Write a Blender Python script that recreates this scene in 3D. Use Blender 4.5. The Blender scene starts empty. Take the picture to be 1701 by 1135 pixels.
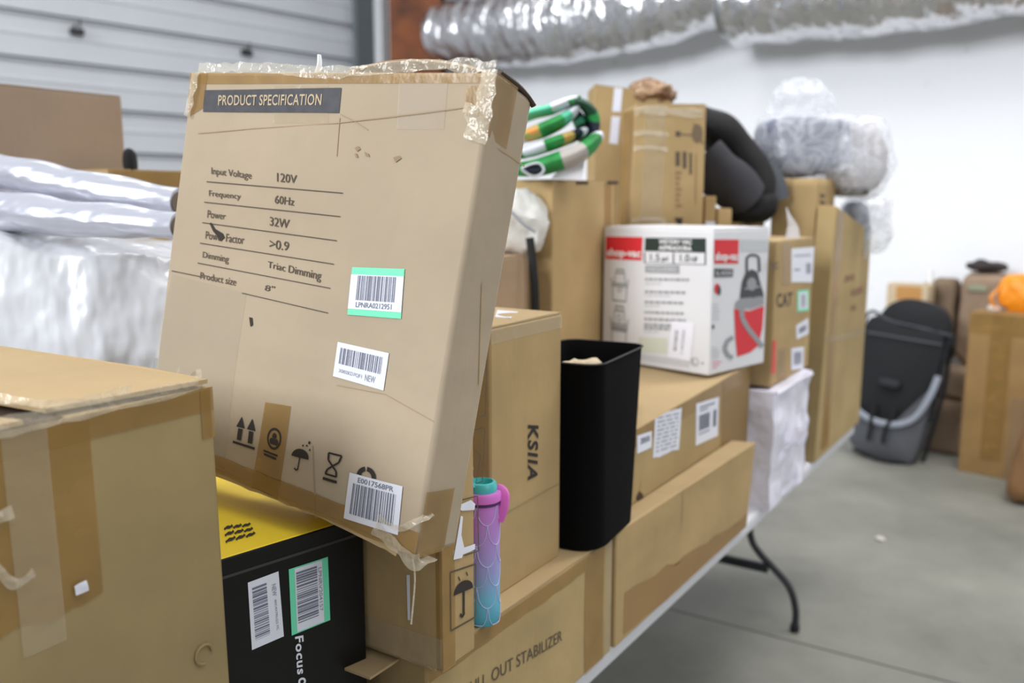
import bpy, bmesh, math, random
from mathutils import Vector, Matrix, noise
S = bpy.context.scene
COL = S.collection
PI = math.pi
# ------------------------------------------------------------------ camera
F, CX, CY, HC = 1500.0, 850.5, 567.5, 1.66
PITCH = math.atan(237.5 / F)
cam = bpy.data.cameras.new('camera')
camo = bpy.data.objects.new('camera', cam)
COL.objects.link(camo)
camo.location = (0, 0, HC)
camo.rotation_euler = (PI / 2 - PITCH, 0, 0)
cam.sensor_width = 36.0
cam.lens = F * 36.0 / 1701
cam.clip_start = 0.05
cam.dof.use_dof = True
cam.dof.focus_distance = 1.22
cam.dof.aperture_fstop = 3.0
S.camera = camo
# ------------------------------------------------------------------ world and lamps
W = bpy.data.worlds.new('world')
S.world = W
W.use_nodes = True
_n = W.node_tree.nodes
_bg = _n['Background']
_tc = _n.new('ShaderNodeTexCoord')
_sp = _n.new('ShaderNodeSeparateXYZ')
_cr = _n.new('ShaderNodeValToRGB')
W.node_tree.links.new(_tc.outputs['Generated'], _sp.inputs[0])
W.node_tree.links.new(_sp.outputs['Z'], _cr.inputs[0])
W.node_tree.links.new(_cr.outputs[0], _bg.inputs[0])
_cr.color_ramp.elements[0].position = 0.0
_cr.color_ramp.elements[0].color = (.16, .16, .16, 1)
_cr.color_ramp.elements[1].position = 0.6
_cr.color_ramp.elements[1].color = (1.0, 1.03, 1.07, 1)
_bg.inputs[1].default_value = 0.60
def area(name, loc, rot, sx, sy, power, col=(1, .98, .95)):
    l = bpy.data.lights.new(name, 'AREA')
    l.shape = 'RECTANGLE'; l.size = sx; l.size_y = sy; l.energy = power; l.color = col
    o = bpy.data.objects.new(name, l); COL.objects.link(o)
    o.location = loc; o.rotation_euler = rot
    return o
area('high_bay_light', (1.6, 0.0, 5.6), (0, 0, 0.5), 3.0, 1.2, 70)
area('high_bay_light', (2.6, 3.2, 5.8), (0, 0, 0.5), 3.0, 0.8, 150)
area('high_bay_light', (-1.6, 4.6, 5.8), (0, 0, 0.5), 3.0, 0.8, 90)
_l = area('unseen_side_light', (-9.0, -4.5, 6.5), (0, 0, 0), 6.0, 4.5, 1500, (.94, .97, 1))
_l.rotation_euler = (Vector((1.6, 4.5, 2.0)) - Vector(_l.location)).to_track_quat('-Z', 'Y').to_euler()
_l = area('unseen_side_light', (7.5, -6.0, 5.0), (0, 0, 0), 5.0, 3.5, 230, (.94, .97, 1))  # unseen fill lamp, added to brighten the faces turned to the right
_l.rotation_euler = (Vector((1.0, 2.5, 1.2)) - Vector(_l.location)).to_track_quat('-Z', 'Y').to_euler()
S.view_settings.view_transform = 'Standard'
S.view_settings.look = 'None'
S.view_settings.gamma = 1.0
S.view_settings.use_curve_mapping = False
S.view_settings.exposure = 0.0

# ------------------------------------------------------------------ geometry of the camera view and of the table row
FW = Vector((0, math.cos(PITCH), -math.sin(PITCH)))
UPV = Vector((0, math.sin(PITCH), math.cos(PITCH)))
CAMP = Vector((0, 0, HC))
def proj(p):
    d = Vector(p) - CAMP; z = d.dot(FW)
    return Vector((CX + F * d.x / z, CY - F * d.dot(UPV) / z))
def at(x, y, Y):
    r = FW + Vector((1, 0, 0)) * ((x - CX) / F) - UPV * ((y - CY) / F)
    return CAMP + r * (Y / r.y)
TZ = 0.74
P1 = Vector((0.1088, 1.6117, 0)); U = Vector((0.542, 0.840, 0)).normalized(); V = Vector((-U.y, U.x, 0))
UYAW = math.atan2(U.y, U.x)
def w(a, b, z):
    p = P1 + U * a + V * b
    return Vector((p.x, p.y, z))

# ------------------------------------------------------------------ materials
def lin(c):
    c = c / 255.0
    return c / 12.92 if c <= .04045 else ((c + .055) / 1.055) ** 2.4
def rgb(c): return (lin(c[0]), lin(c[1]), lin(c[2]), 1)
MATS = {}
def mat(name, col, rough=.8, metal=0, var=.0, vscale=6.0, bump=0, bscale=40, bdist=.002, alpha=1, coat=0, stretch=(1, 1, 1), trans=0, spec=.5, col2=None, detail=4):
    if name in MATS: return MATS[name]
    m = bpy.data.materials.new(name); m.use_nodes = True
    nt = m.node_tree; b = nt.nodes['Principled BSDF']
    b.inputs['Base Color'].default_value = rgb(col)
    b.inputs['Roughness'].default_value = rough
    b.inputs['Metallic'].default_value = metal
    b.inputs['Alpha'].default_value = alpha
    b.inputs['Specular IOR Level'].default_value = spec
    b.inputs['Coat Weight'].default_value = coat
    b.inputs['Transmission Weight'].default_value = trans
    tc = nt.nodes.new('ShaderNodeTexCoord'); mp = nt.nodes.new('ShaderNodeMapping')
    mp.inputs['Scale'].default_value = stretch
    nt.links.new(tc.outputs['Object'], mp.inputs['Vector'])
    if var > 0 or col2:
        n = nt.nodes.new('ShaderNodeTexNoise'); n.inputs['Scale'].default_value = vscale; n.inputs['Detail'].default_value = detail
        nt.links.new(mp.outputs[0], n.inputs['Vector'])
        r = nt.nodes.new('ShaderNodeValToRGB')
        c = rgb(col); d = rgb(col2) if col2 else tuple(x * (1 - var) for x in c[:3]) + (1,)
        e = c if col2 else tuple(min(1, x * (1 + var * .6)) for x in c[:3]) + (1,)
        r.color_ramp.elements[0].position = .35; r.color_ramp.elements[0].color = d
        r.color_ramp.elements[1].position = .68; r.color_ramp.elements[1].color = e
        nt.links.new(n.outputs['Fac'], r.inputs[0]); nt.links.new(r.outputs[0], b.inputs['Base Color'])
    if bump > 0:
        n = nt.nodes.new('ShaderNodeTexNoise'); n.inputs['Scale'].default_value = bscale; n.inputs['Detail'].default_value = 3
        nt.links.new(mp.outputs[0], n.inputs['Vector'])
        bp = nt.nodes.new('ShaderNodeBump'); bp.inputs['Strength'].default_value = bump; bp.inputs['Distance'].default_value = bdist
        nt.links.new(n.outputs['Fac'], bp.inputs['Height']); nt.links.new(bp.outputs[0], b.inputs['Normal'])
    MATS[name] = m
    return m
def kraft(name, col, var=.10):
    """cardboard: blotchy paper, faint flutes running up the panel"""
    if name in MATS: return MATS[name]
    m = mat(name, col, .86, var=var * 1.5, vscale=4, spec=.25, detail=9)
    nt = m.node_tree; b = nt.nodes['Principled BSDF']
    tc = nt.nodes['Texture Coordinate']
    mp = nt.nodes.new('ShaderNodeMapping'); mp.inputs['Scale'].default_value = (60, 60, 3)
    nt.links.new(tc.outputs['Object'], mp.inputs['Vector'])
    n = nt.nodes.new('ShaderNodeTexNoise'); n.inputs['Scale'].default_value = 1.6; n.inputs['Detail'].default_value = 2
    nt.links.new(mp.outputs[0], n.inputs['Vector'])
    n2 = nt.nodes.new('ShaderNodeTexNoise'); n2.inputs['Scale'].default_value = 9; n2.inputs['Detail'].default_value = 3
    nt.links.new(tc.outputs['Object'], n2.inputs['Vector'])
    ad = nt.nodes.new('ShaderNodeMath'); ad.operation = 'MULTIPLY_ADD'; ad.inputs[1].default_value = .12
    nt.links.new(n.outputs['Fac'], ad.inputs[0]); nt.links.new(n2.outputs['Fac'], ad.inputs[2])
    bp = nt.nodes.new('ShaderNodeBump'); bp.inputs['Strength'].default_value = .7; bp.inputs['Distance'].default_value = .006
    nt.links.new(ad.outputs[0], bp.inputs['Height']); nt.links.new(bp.outputs[0], b.inputs['Normal'])
    return m
K_SPEC = kraft('kraft_pale', (177, 161, 139), .05)
K_DARK = kraft('kraft_dark', (158, 139, 99), .10)
K_MID = kraft('kraft_mid', (172, 149, 106), .09)
K_WARM = kraft('kraft_warm', (176, 150, 107), .08)
K_GREY = kraft('kraft_grey', (162, 138, 112), .06)
K_TOP = kraft('kraft_flap', (180, 156, 118), .05)
K_TAUPE = kraft('kraft_taupe', (156, 136, 117), .05)
TAPE = mat('brown_tape', (166, 130, 72), .24, var=.15, vscale=14, bump=.5, bscale=30, bdist=.004, alpha=.62)
TAPEC = mat('clear_tape', (205, 190, 160), .18, bump=.8, bscale=26, bdist=.006, alpha=.30)
WRINK = mat('wrinkled_tape', (228, 218, 196), .14, bump=1.0, bscale=34, bdist=.012, alpha=.36, spec=.9)
INK = mat('black_ink', (44, 38, 34), .7)
INKS = mat('soft_ink', (84, 74, 62), .75)
BANNER = mat('banner_ink', (62, 62, 68), .6, var=.25, vscale=60)
BAN_T = mat('banner_letters', (190, 170, 140), .7)
LABEL = mat('label_paper', (226, 228, 240), .45)
LABELG = mat('mint_border', (112, 222, 180), .45)
BAR = mat('barcode_ink', (112, 116, 134), .6)
BARL = mat('fine_print', (150, 153, 165), .6)
RED = mat('red_print', (214, 34, 46), .5)
REDB = mat('red_sticker', (214, 52, 42), .45)
WHITEP = mat('white_print', (236, 236, 238), .5)
GREYP = mat('grey_print', (150, 152, 156), .6)
PGREY = mat('pale_grey_print', (196, 198, 202), .6)
DGREY = mat('dark_print', (58, 60, 62), .5)
GREENP = mat('dark_green_print', (22, 42, 34), .5)
BLACKB = mat('black_gloss_card', (10, 10, 12), .4, spec=.3, bump=.1, bscale=12)
YELLOW = mat('yellow_card', (246, 214, 46), .5, var=.05)
VACW = mat('white_card', (222, 222, 226), .5, var=.02)
DARKGAP = mat('carton_inside', (70, 52, 34), .9)

# ------------------------------------------------------------------ helpers
def link(name, bm, m, parent=None, smooth=True, ang=35, loc=None, mats=None):
    me = bpy.data.meshes.new(name)
    bm.normal_update(); bm.to_mesh(me); bm.free()
    for x in (mats or [m]): me.materials.append(x)
    if smooth:
        for p in me.polygons: p.use_smooth = True
        me.set_sharp_from_angle(angle=math.radians(ang))
    o = bpy.data.objects.new(name, me); COL.objects.link(o)
    if parent: o.parent = parent
    if loc is not None: o.location = loc
    return o
def tag(o, label, cat, group=None, kind=None):
    if label: o['label'] = label
    if cat: o['category'] = cat
    if group: o['group'] = group
    if kind: o['kind'] = kind
    return o
def thing(name, label, cat, loc=(0, 0, 0), yaw=0, group=None, mtx=None):
    o = bpy.data.objects.new(name, None); COL.objects.link(o)
    o.empty_display_size = .1
    if mtx is not None: o.matrix_world = mtx
    else:
        o.location = loc; o.rotation_euler = (0, 0, yaw)
    return tag(o, label, cat, group)
def add_box(bm, x0, x1, y0, y1, z0, z1, M=None, bev=0, mi=0):
    vs = [bm.verts.new((x, y, z)) for x in (x0, x1) for y in (y0, y1) for z in (z0, z1)]
    if M is not None:
        for v in vs: v.co = M @ v.co
    f = [(0, 1, 3, 2), (4, 6, 7, 5), (0, 4, 5, 1), (2, 3, 7, 6), (0, 2, 6, 4), (1, 5, 7, 3)]
    fs = [bm.faces.new([vs[i] for i in q]) for q in f]
    for q in fs: q.material_index = mi
    if bev:
        es = list({e for q in fs for e in q.edges})
        r = bmesh.ops.bevel(bm, geom=es, offset=bev, segments=3, affect='EDGES', profile=.5)
    return fs
def catmull(pts, n):
    pts = [Vector(p) for p in pts]; out = []
    for i in range(len(pts) - 1):
        p0 = pts[max(i - 1, 0)]; p1 = pts[i]; p2 = pts[i + 1]; p3 = pts[min(i + 2, len(pts) - 1)]
        for k in range(n):
            t = k / n
            out.append(.5 * ((2 * p1) + (p2 - p0) * t + (2 * p0 - 5 * p1 + 4 * p2 - p3) * t * t + (3 * p1 - p0 - 3 * p2 + p3) * t ** 3))
    out.append(pts[-1]); return out
def add_tube(bm, pts, r, n=10, smooth=0, ry=None, cap=True, wob=0, mi=0, up=None):
    """sweep a round or flat section along points; r may be a function of 0..1"""
    if smooth: pts = catmull(pts, smooth)
    pts = [Vector(p) for p in pts]; L = len(pts); rings = []
    ref = Vector(up) if up else Vector((0, 0, 1))
    prev = None
    for i, p in enumerate(pts):
        t = (pts[min(i + 1, L - 1)] - pts[max(i - 1, 0)]).normalized()
        if prev is None:
            a = ref if abs(ref.dot(t)) < .95 else Vector((1, 0, 0))
            s = t.cross(a).normalized()
        else: s = (prev - t * prev.dot(t)).normalized()
        prev = s; q = t.cross(s).normalized()
        rr = r(i / (L - 1)) if callable(r) else r
        r2 = (ry(i / (L - 1)) if callable(ry) else ry) if ry else rr
        ring = []
        for k in range(n):
            an = 2 * PI * k / n
            c = p + s * math.cos(an) * rr + q * math.sin(an) * r2
            if wob:
                c += (c - p).normalized() * noise.noise(c * 9) * wob
            ring.append(bm.verts.new(c))
        rings.append(ring)
    for a, b in zip(rings, rings[1:]):
        for k in range(n):
            f = bm.faces.new((a[k], a[(k + 1) % n], b[(k + 1) % n], b[k])); f.material_index = mi
    if cap:
        bm.faces.new(rings[0][::-1]).material_index = mi; bm.faces.new(rings[-1]).material_index = mi
    return rings
def add_lathe(bm, prof, n=32, c=(0, 0, 0), mi=0):
    rings = []
    for r, z in prof:
        rings.append([bm.verts.new((c[0] + r * math.cos(2 * PI * k / n), c[1] + r * math.sin(2 * PI * k / n), c[2] + z)) for k in range(n)])
    for a, b in zip(rings, rings[1:]):
        for k in range(n):
            f = bm.faces.new((a[k], a[(k + 1) % n], b[(k + 1) % n], b[k])); f.material_index = mi
    bm.faces.new(rings[0][::-1]).material_index = mi; bm.faces.new(rings[-1]).material_index = mi
def spow(x, e): return math.copysign(abs(x) ** e, x)
def add_lump(bm, c, d, e=.6, amp=.01, fr=6, seed=0, M=None, crease=0, cf=9, nu=48, nv=32, fn=None):
    """superellipsoid with folds: soft bags and bundles"""
    c = Vector(c); rows = []; off = Vector((seed * 7.3, seed * 3.1, seed))
    for j in range(nv + 1):
        ph = -PI / 2 + PI * j / nv; row = []
        for i in range(nu):
            th = 2 * PI * i / nu
            n0 = Vector((math.cos(ph) * math.cos(th), math.cos(ph) * math.sin(th), math.sin(ph)))
            p = Vector((d[0] * spow(math.cos(ph), e) * spow(math.cos(th), e), d[1] * spow(math.cos(ph), e) * spow(math.sin(th), e), d[2] * spow(math.sin(ph), e))) * .5
            if fn: p = fn(p)
            k = amp * noise.fractal(p * fr + off, 1, 2, 3)
            if crease: k += crease * ((1 - abs(noise.noise(p * cf + off * 2)) * 2) ** 3 - .4)
            p = p + n0 * k
            if M is not None: p = M @ p
            row.append(bm.verts.new(p + c))
            if j in (0, nv): break
        rows.append(row)
    for j in range(nv):
        a, b = rows[j], rows[j + 1]
        for i in range(nu):
            i2 = (i + 1) % nu
            if j == 0: bm.faces.new((a[0], b[i2], b[i]))
            elif j == nv - 1: bm.faces.new((a[i], a[i2], b[0]))
            else: bm.faces.new((a[i], a[i2], b[i2], b[i]))

_tx = {}
def text_geo(s, bold=0.0, sp=1.0):
    k = (s, bold, sp)
    if k in _tx: return _tx[k]
    cu = bpy.data.curves.new('t', 'FONT'); cu.body = s; cu.size = 1; cu.offset = bold; cu.resolution_u = 3; cu.space_character = sp
    o = bpy.data.objects.new('t', cu); COL.objects.link(o)
    bpy.context.view_layer.update()
    me = bpy.data.meshes.new_from_object(o.evaluated_get(bpy.context.evaluated_depsgraph_get()))
    vs = [(v.co.x, v.co.y) for v in me.vertices]; fs = [tuple(p.vertices) for p in me.polygons]
    bpy.data.objects.remove(o); bpy.data.curves.remove(cu); bpy.data.meshes.remove(me)
    x0 = min(v[0] for v in vs); x1 = max(v[0] for v in vs); y0 = min(v[1] for v in vs); y1 = max(v[1] for v in vs)
    _tx[k] = ([((x - x0) / (x1 - x0), (y - y0) / (y1 - y0)) for x, y in vs], fs)
    return _tx[k]

class Carton:
    """a cardboard box: origin at its front left bottom corner, x along the front, y into depth, z up"""
    def __init__(s, name, label, cat, loc, dims, yaw=UYAW, m=K_MID, corners=None, amp=.003, mtx=None, seed=0, open_top=False, flaps=True, group=None, bev=.004, part='panels', topmat=None, flapmat=None):
        s.w, s.d, s.h = dims; s.seed = seed; s.amp = amp
        s.root = thing(name, label, cat, loc, yaw, group, mtx)
        s.M = (Matrix.Translation(Vector(loc)) @ Matrix.Rotation(yaw, 4, 'Z')) if mtx is None else mtx
        s.c = {(i, j, k): Vector((i * s.w, j * s.d, k * s.h)) for i in (0, 1) for j in (0, 1) for k in (0, 1)}
        for k, v in (corners or {}).items(): s.c[k] = s.c[k] + Vector(v)
        bm = bmesh.new()
        for f in ('front', 'back', 'left', 'right', 'top', 'bottom'):
            if f == 'top' and open_top: continue
            fw, fh = s.size(f); nu = max(2, min(36, int(fw / .03))); nv = max(2, min(36, int(fh / .03)))
            g = [[bm.verts.new(s.F(f, fw * i / nu, fh * j / nv)) for i in range(nu + 1)] for j in range(nv + 1)]
            for j in range(nv):
                for i in range(nu):
                    q = bm.faces.new((g[j][i], g[j][i + 1], g[j + 1][i + 1], g[j + 1][i]))
                    if f == 'top' and topmat: q.material_index = 1
        bmesh.ops.remove_doubles(bm, verts=bm.verts, dist=.0008)
        s.body = link(part, bm, m, s.root, mats=[m, topmat] if topmat else [m])
        if bev and not open_top:
            b = s.body.modifiers.new('bev', 'BEVEL'); b.width = bev; b.segments = 2; b.limit_method = 'ANGLE'; b.angle_limit = math.radians(50)
        if open_top:
            so = s.body.modifiers.new('sol', 'SOLIDIFY'); so.thickness = .005; so.offset = -1
        if flaps and not open_top:
            for k in (0, 1):
                bm = bmesh.new(); e = .0035
                y0, y1 = (0.001, s.d / 2 - .003) if k == 0 else (s.d / 2 + .003, s.d - .001)
                n = max(2, int(s.w / .05)); top = []; bot = []
                for i in range(n + 1):
                    x = .002 + (s.w - .004) * i / n
                    top.append([bm.verts.new(s.F('top', x, y, e + .001 * noise.noise(Vector((x * 9, y * 5, seed))))) for y in (y0, y1)])
                    bot.append([bm.verts.new(s.F('top', x, y, .0004)) for y in (y0, y1)])
                for i in range(n):
                    bm.faces.new((top[i][0], top[i + 1][0], top[i + 1][1], top[i][1]))
                    bm.faces.new((bot[i][0], bot[i + 1][0], top[i + 1][0], top[i][0]))
                    bm.faces.new((bot[i + 1][1], bot[i][1], top[i][1], top[i + 1][1]))
                bm.faces.new((bot[0][0], top[0][0], top[0][1], bot[0][1])); bm.faces.new((bot[n][0], bot[n][1], top[n][1], top[n][0]))
                link('top_flap', bm, flapmat or topmat or m, s.root)
    def size(s, f):
        return {'front': (s.w, s.h), 'back': (s.w, s.h), 'left': (s.d, s.h), 'right': (s.d, s.h), 'top': (s.w, s.d), 'bottom': (s.w, s.d)}[f]
    def F(s, f, u, v, eps=0.0):
        w_, d_, h_ = s.w, s.d, s.h
        if f == 'front': a, n = (u / w_, 0, v / h_), Vector((0, -1, 0))
        elif f == 'back': a, n = (1 - u / w_, 1, v / h_), Vector((0, 1, 0))
        elif f == 'left': a, n = (0, 1 - u / d_, v / h_), Vector((-1, 0, 0))
        elif f == 'right': a, n = (1, u / d_, v / h_), Vector((1, 0, 0))
        elif f == 'top': a, n = (u / w_, v / d_, 1), Vector((0, 0, 1))
        else: a, n = (u / w_, 1 - v / d_, 0), Vector((0, 0, -1))
        p = Vector((0, 0, 0))
        for (i, j, k), c in s.c.items():
            p += c * ((a[0] if i else 1 - a[0]) * (a[1] if j else 1 - a[1]) * (a[2] if k else 1 - a[2]))
        fw, fh = s.size(f); x, y = u / fw, v / fh
        fall = max(0, min(1, min(x, 1 - x) * 7)) * max(0, min(1, min(y, 1 - y) * 7))
        dsp = s.amp * noise.noise(Vector((p.x * 5 + s.seed * 3.7, p.y * 5, p.z * 5))) * fall if s.amp else 0
        return p + n * (dsp + eps)
    def px(s, f, x, y):
        """where on a face a point of the view lies"""
        fw, fh = s.size(f); u, v = fw / 2, fh / 2; h = 1e-4; tg = Vector((x, y))
        for _ in range(14):
            r = proj(s.M @ s.F(f, u, v)) - tg
            du = (proj(s.M @ s.F(f, u + h, v)) - tg - r) / h; dv = (proj(s.M @ s.F(f, u, v + h)) - tg - r) / h
            det = du.x * dv.y - du.y * dv.x
            if abs(det) < 1e-9: break
            su = (-r.x * dv.y + r.y * dv.x) / det; sv = (-du.x * r.y + du.y * r.x) / det
            u += max(-.2, min(.2, su)); v += max(-.2, min(.2, sv))
        return (u, v)
    def quad(s, f, pts):
        """pts = TL, TR, BR, BL in the view; gives (s,t) -> (u,v)"""
        q = [s.px(f, *p) for p in pts]
        return s.uvq(q)
    def uvq(s, q):
        def g(a, b):
            return tuple((q[0][k] * (1 - a) + q[1][k] * a) * (1 - b) + (q[3][k] * (1 - a) + q[2][k] * a) * b for k in (0, 1))
        return g
    def rect(s, u0, v0, u1, v1):
        return s.uvq([(u0, v1), (u1, v1), (u1, v0), (u0, v0)])
    def patch(s, name, f, q, m, r=(0, 0, 1, 1), eps=.0009, parent=None, n=8, label=None, ragged=0):
        bm = bmesh.new(); s.grid(bm, f, q, r, eps, n, ragged)
        o = link(name, bm, m, parent or s.root)
        if label: o['label'] = label
        return o
    def grid(s, bm, f, q, r, eps, n=8, ragged=0):
        g = []
        for j in range(n + 1):
            row = []
            for i in range(n + 1):
                a, b = r[0] + (r[2] - r[0]) * i / n, r[1] + (r[3] - r[1]) * j / n
                if ragged and j in (0, n): b += ragged * noise.noise(Vector((i * 1.7, j, s.seed + a)))
                u, v = q(a, b); u = max(0, min(s.size(f)[0], u)); v = max(0, min(s.size(f)[1], v)); row.append(bm.verts.new(s.F(f, u, v, eps)))
            g.append(row)
        for j in range(n):
            for i in range(n):
                bm.faces.new((g[j + 1][i], g[j + 1][i + 1], g[j][i + 1], g[j][i]))
    def polys(s, name, f, q, polys, m, eps=.0012, parent=None):
        bm = bmesh.new()
        for P in polys:
            vs = [bm.verts.new(s.F(f, *q(a, b), eps)) for a, b in P]
            try: bm.faces.new(vs[::-1])
            except ValueError: pass
        bmesh.ops.triangulate(bm, faces=bm.faces)
        bmesh.ops.recalc_face_normals(bm, faces=bm.faces)
        return link(name, bm, m, parent or s.root, smooth=False)
    def text(s, name, f, items, m, eps=.0012, parent=None, bold=.01, sp=1.0):
        """items: (string, q, rect, down)"""
        if len(items) > 1:
            return [s.text(name, f, [it], m, eps, parent, bold, sp) for it in items][0]
        bm = bmesh.new()
        for st, q, r, down in items:
            vs, fs = text_geo(st, bold, sp); bv = []
            for x, y in vs:
                a, b = (y, x) if down else (x, 1 - y)
                bv.append(bm.verts.new(s.F(f, *q(r[0] + (r[2] - r[0]) * a, r[1] + (r[3] - r[1]) * b), eps)))
            for t in fs:
                try: bm.faces.new([bv[i] for i in t])
                except ValueError: pass
        return link(name, bm, m, parent or s.root, smooth=False)
    def barcode(s, f, q, r, parent, down=False, n=26, seed=1, m=None, eps=.0014):
        rnd = random.Random(seed); P = []; x = 0.0; L = []
        while x < 1:
            b = rnd.choice((.012, .018, .03, .04)); g = rnd.choice((.012, .018, .028)); L.append((x, min(1, x + b))); x += b + g
        for a0, a1 in L:
            if down: P.append([(r[0], r[1] + (r[3] - r[1]) * a0), (r[2], r[1] + (r[3] - r[1]) * a0), (r[2], r[1] + (r[3] - r[1]) * a1), (r[0], r[1] + (r[3] - r[1]) * a1)])
            else: P.append([(r[0] + (r[2] - r[0]) * a0, r[1]), (r[0] + (r[2] - r[0]) * a1, r[1]), (r[0] + (r[2] - r[0]) * a1, r[3]), (r[0] + (r[2] - r[0]) * a0, r[3])])
        return s.polys('barcode', f, q, P, m or BAR, eps, parent)
def R4(x0, y0, x1, y1): return [(x0, y0), (x1, y0), (x1, y1), (x0, y1)]
def disc(cx, cy, rx, ry, n=20, a0=0, a1=2 * PI): return [(cx + rx * math.cos(a0 + (a1 - a0) * k / n), cy + ry * math.sin(a0 + (a1 - a0) * k / n)) for k in range(n + (0 if a1 - a0 > 6.2 else 1))]
def ringp(cx, cy, rx, ry, t, n=20, a0=0, a1=2 * PI):
    o = []
    for k in range(n):
        p, q = a0 + (a1 - a0) * k / n, a0 + (a1 - a0) * (k + 1) / n
        o.append([(cx + rx * math.cos(p), cy + ry * math.sin(p)), (cx + rx * math.cos(q), cy + ry * math.sin(q)), (cx + rx * (1 - t) * math.cos(q), cy + ry * (1 - t) * math.sin(q)), (cx + rx * (1 - t) * math.cos(p), cy + ry * (1 - t) * math.sin(p))])
    return o
def strokes(pts, wd, wy=None):
    o = []; wy = wy or wd
    for (x0, y0), (x1, y1) in zip(pts, pts[1:]):
        dx, dy = x1 - x0, y1 - y0; L = math.hypot(dx, dy) or 1; nx, ny = -dy / L * wd / 2, dx / L * wy / 2
        o.append([(x0 + nx, y0 + ny), (x1 + nx, y1 + ny), (x1 - nx, y1 - ny), (x0 - nx, y0 - ny)])
    return o

# ================================================================== THE SETTING
def lin_mat_wall():
    m = mat('white_wall_paint', (236, 238, 243), .75, bump=.25, bscale=7, bdist=.02)
    nt = m.node_tree; b = nt.nodes['Principled BSDF']; mp = nt.nodes['Mapping']
    n1 = nt.nodes.new('ShaderNodeTexNoise'); n1.inputs['Scale'].default_value = 5.5; n1.inputs['Detail'].default_value = 8; n1.inputs['Roughness'].default_value = .7
    nt.links.new(mp.outputs[0], n1.inputs['Vector'])
    r = nt.nodes.new('ShaderNodeValToRGB'); e = r.color_ramp.elements
    e[0].position = .30; e[0].color = rgb((200, 202, 205)); e[1].position = .37; e[1].color = rgb((236, 238, 243))
    nt.links.new(n1.outputs['Fac'], r.inputs[0]); nt.links.new(r.outputs[0], b.inputs['Base Color'])
    return m
def floor_mat():
    m = mat('concrete', (140, 139, 131), .62, bump=.15, bscale=30, bdist=.004)
    nt = m.node_tree; b = nt.nodes['Principled BSDF']; mp = nt.nodes['Mapping']
    n1 = nt.nodes.new('ShaderNodeTexNoise'); n1.inputs['Scale'].default_value = 1.3; n1.inputs['Detail'].default_value = 9; n1.inputs['Roughness'].default_value = .62
    nt.links.new(mp.outputs[0], n1.inputs['Vector'])
    r = nt.nodes.new('ShaderNodeValToRGB'); e = r.color_ramp.elements
    e[0].position = .33; e[0].color = rgb((118, 118, 110)); e[1].position = .66; e[1].color = rgb((148, 147, 138))
    nt.links.new(n1.outputs['Fac'], r.inputs[0]); nt.links.new(r.outputs[0], b.inputs['Base Color'])
    return m
# floor: slabs between control joints that run across under the tables
bm = bmesh.new()
JA = [-5.0, 1.86, 9.5]   # joints (distance along the table row)
g = .005
for a0, a1 in zip(JA, JA[1:]):
    A = [w(a0 + g, -7, 0), w(a1 - g, -7, 0), w(a1 - g, 9, 0), w(a0 + g, 9, 0)]
    vs = [bm.verts.new(p) for p in A]; lo = [bm.verts.new(p - Vector((0, 0, .03))) for p in A]
    bm.faces.new(vs)
    for i in range(4): bm.faces.new((lo[i], lo[(i + 1) % 4], vs[(i + 1) % 4], vs[i]))
    bm.faces.new(lo[::-1])
A = [w(-5, -7, -.025), w(9.5, -7, -.025), w(9.5, 9, -.025), w(-5, 9, -.025)]
bm.faces.new([bm.verts.new(p) for p in A])
tag(link('floor', bm, floor_mat(), smooth=False), 'grey concrete floor with a control joint', None, kind='structure')

WN = Vector((.640, .768, 0)); WD = Vector((.768, -.640, 0))     # white wall: normal away from the room, direction to the right
CORN = Vector((-1.31, 9.75, 0))
LN = Vector((-.768, .640, 0)); LD = Vector((.640, .768, 0))      # sheet metal wall: towards the corner
def frame(o, x, y): return Matrix(((x.x, y.x, 0, o.x), (x.y, y.y, 0, o.y), (0, 0, 1, 0), (0, 0, 0, 1)))
MR = frame(CORN, WD, WN); ML = frame(CORN, -LD, LN)
bm = bmesh.new(); add_box(bm, -.2, 11.5, 0, .15, 0, 5.2)
wr = link('wall_right', bm, lin_mat_wall(), smooth=False); wr.matrix_world = MR
tag(wr, 'white painted wall', None, kind='structure')
# left wall: horizontal sheet panels with deep dark laps and softer ribs
bm = bmesh.new(); prof = []
z = .02
while z < 5.0:
    prof += [(0, z), (0, z + .150), (-.007, z + .158), (-.007, z + .178), (0, z + .186), (0, z + .296), (-.022, z + .302), (-.022, z + .311), (.12, z + .313), (.12, z + .335)]
    z += .336
rows = []
for x in (.35, 9.5): rows.append([bm.verts.new((x, y, zz)) for y, zz in prof])
for i in range(len(prof) - 1): bm.faces.new((rows[0][i], rows[1][i], rows[1][i + 1], rows[0][i + 1]))
bm.faces.new([bm.verts.new(p) for p in ((.35, .08, 0), (9.5, .08, 0), (9.5, .08, 5.1), (.35, .08, 5.1))])
wl = link('wall_left', bm, mat('sheet_metal_paint', (196, 200, 206), .5, var=.03, vscale=2), smooth=False); wl.matrix_world = ML
tag(wl, 'pale grey wall of horizontal metal sheets', None, kind='structure')
# dark track beside the corner
bm = bmesh.new(); add_box(bm, .20, .44, -.06, .1, 0, 5.1)
o = link('trim_1', bm, mat('dark_track', (98, 106, 108), .6), smooth=False); o.matrix_world = ML; tag(o, None, None, kind='structure')
bm = bmesh.new(); add_box(bm, .05, .22, -.03, .12, 0, 5.1)
o = link('trim_2', bm, mat('track_gap', (42, 48, 52), .7), smooth=False); o.matrix_world = ML; tag(o, None, None, kind='structure')
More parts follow.
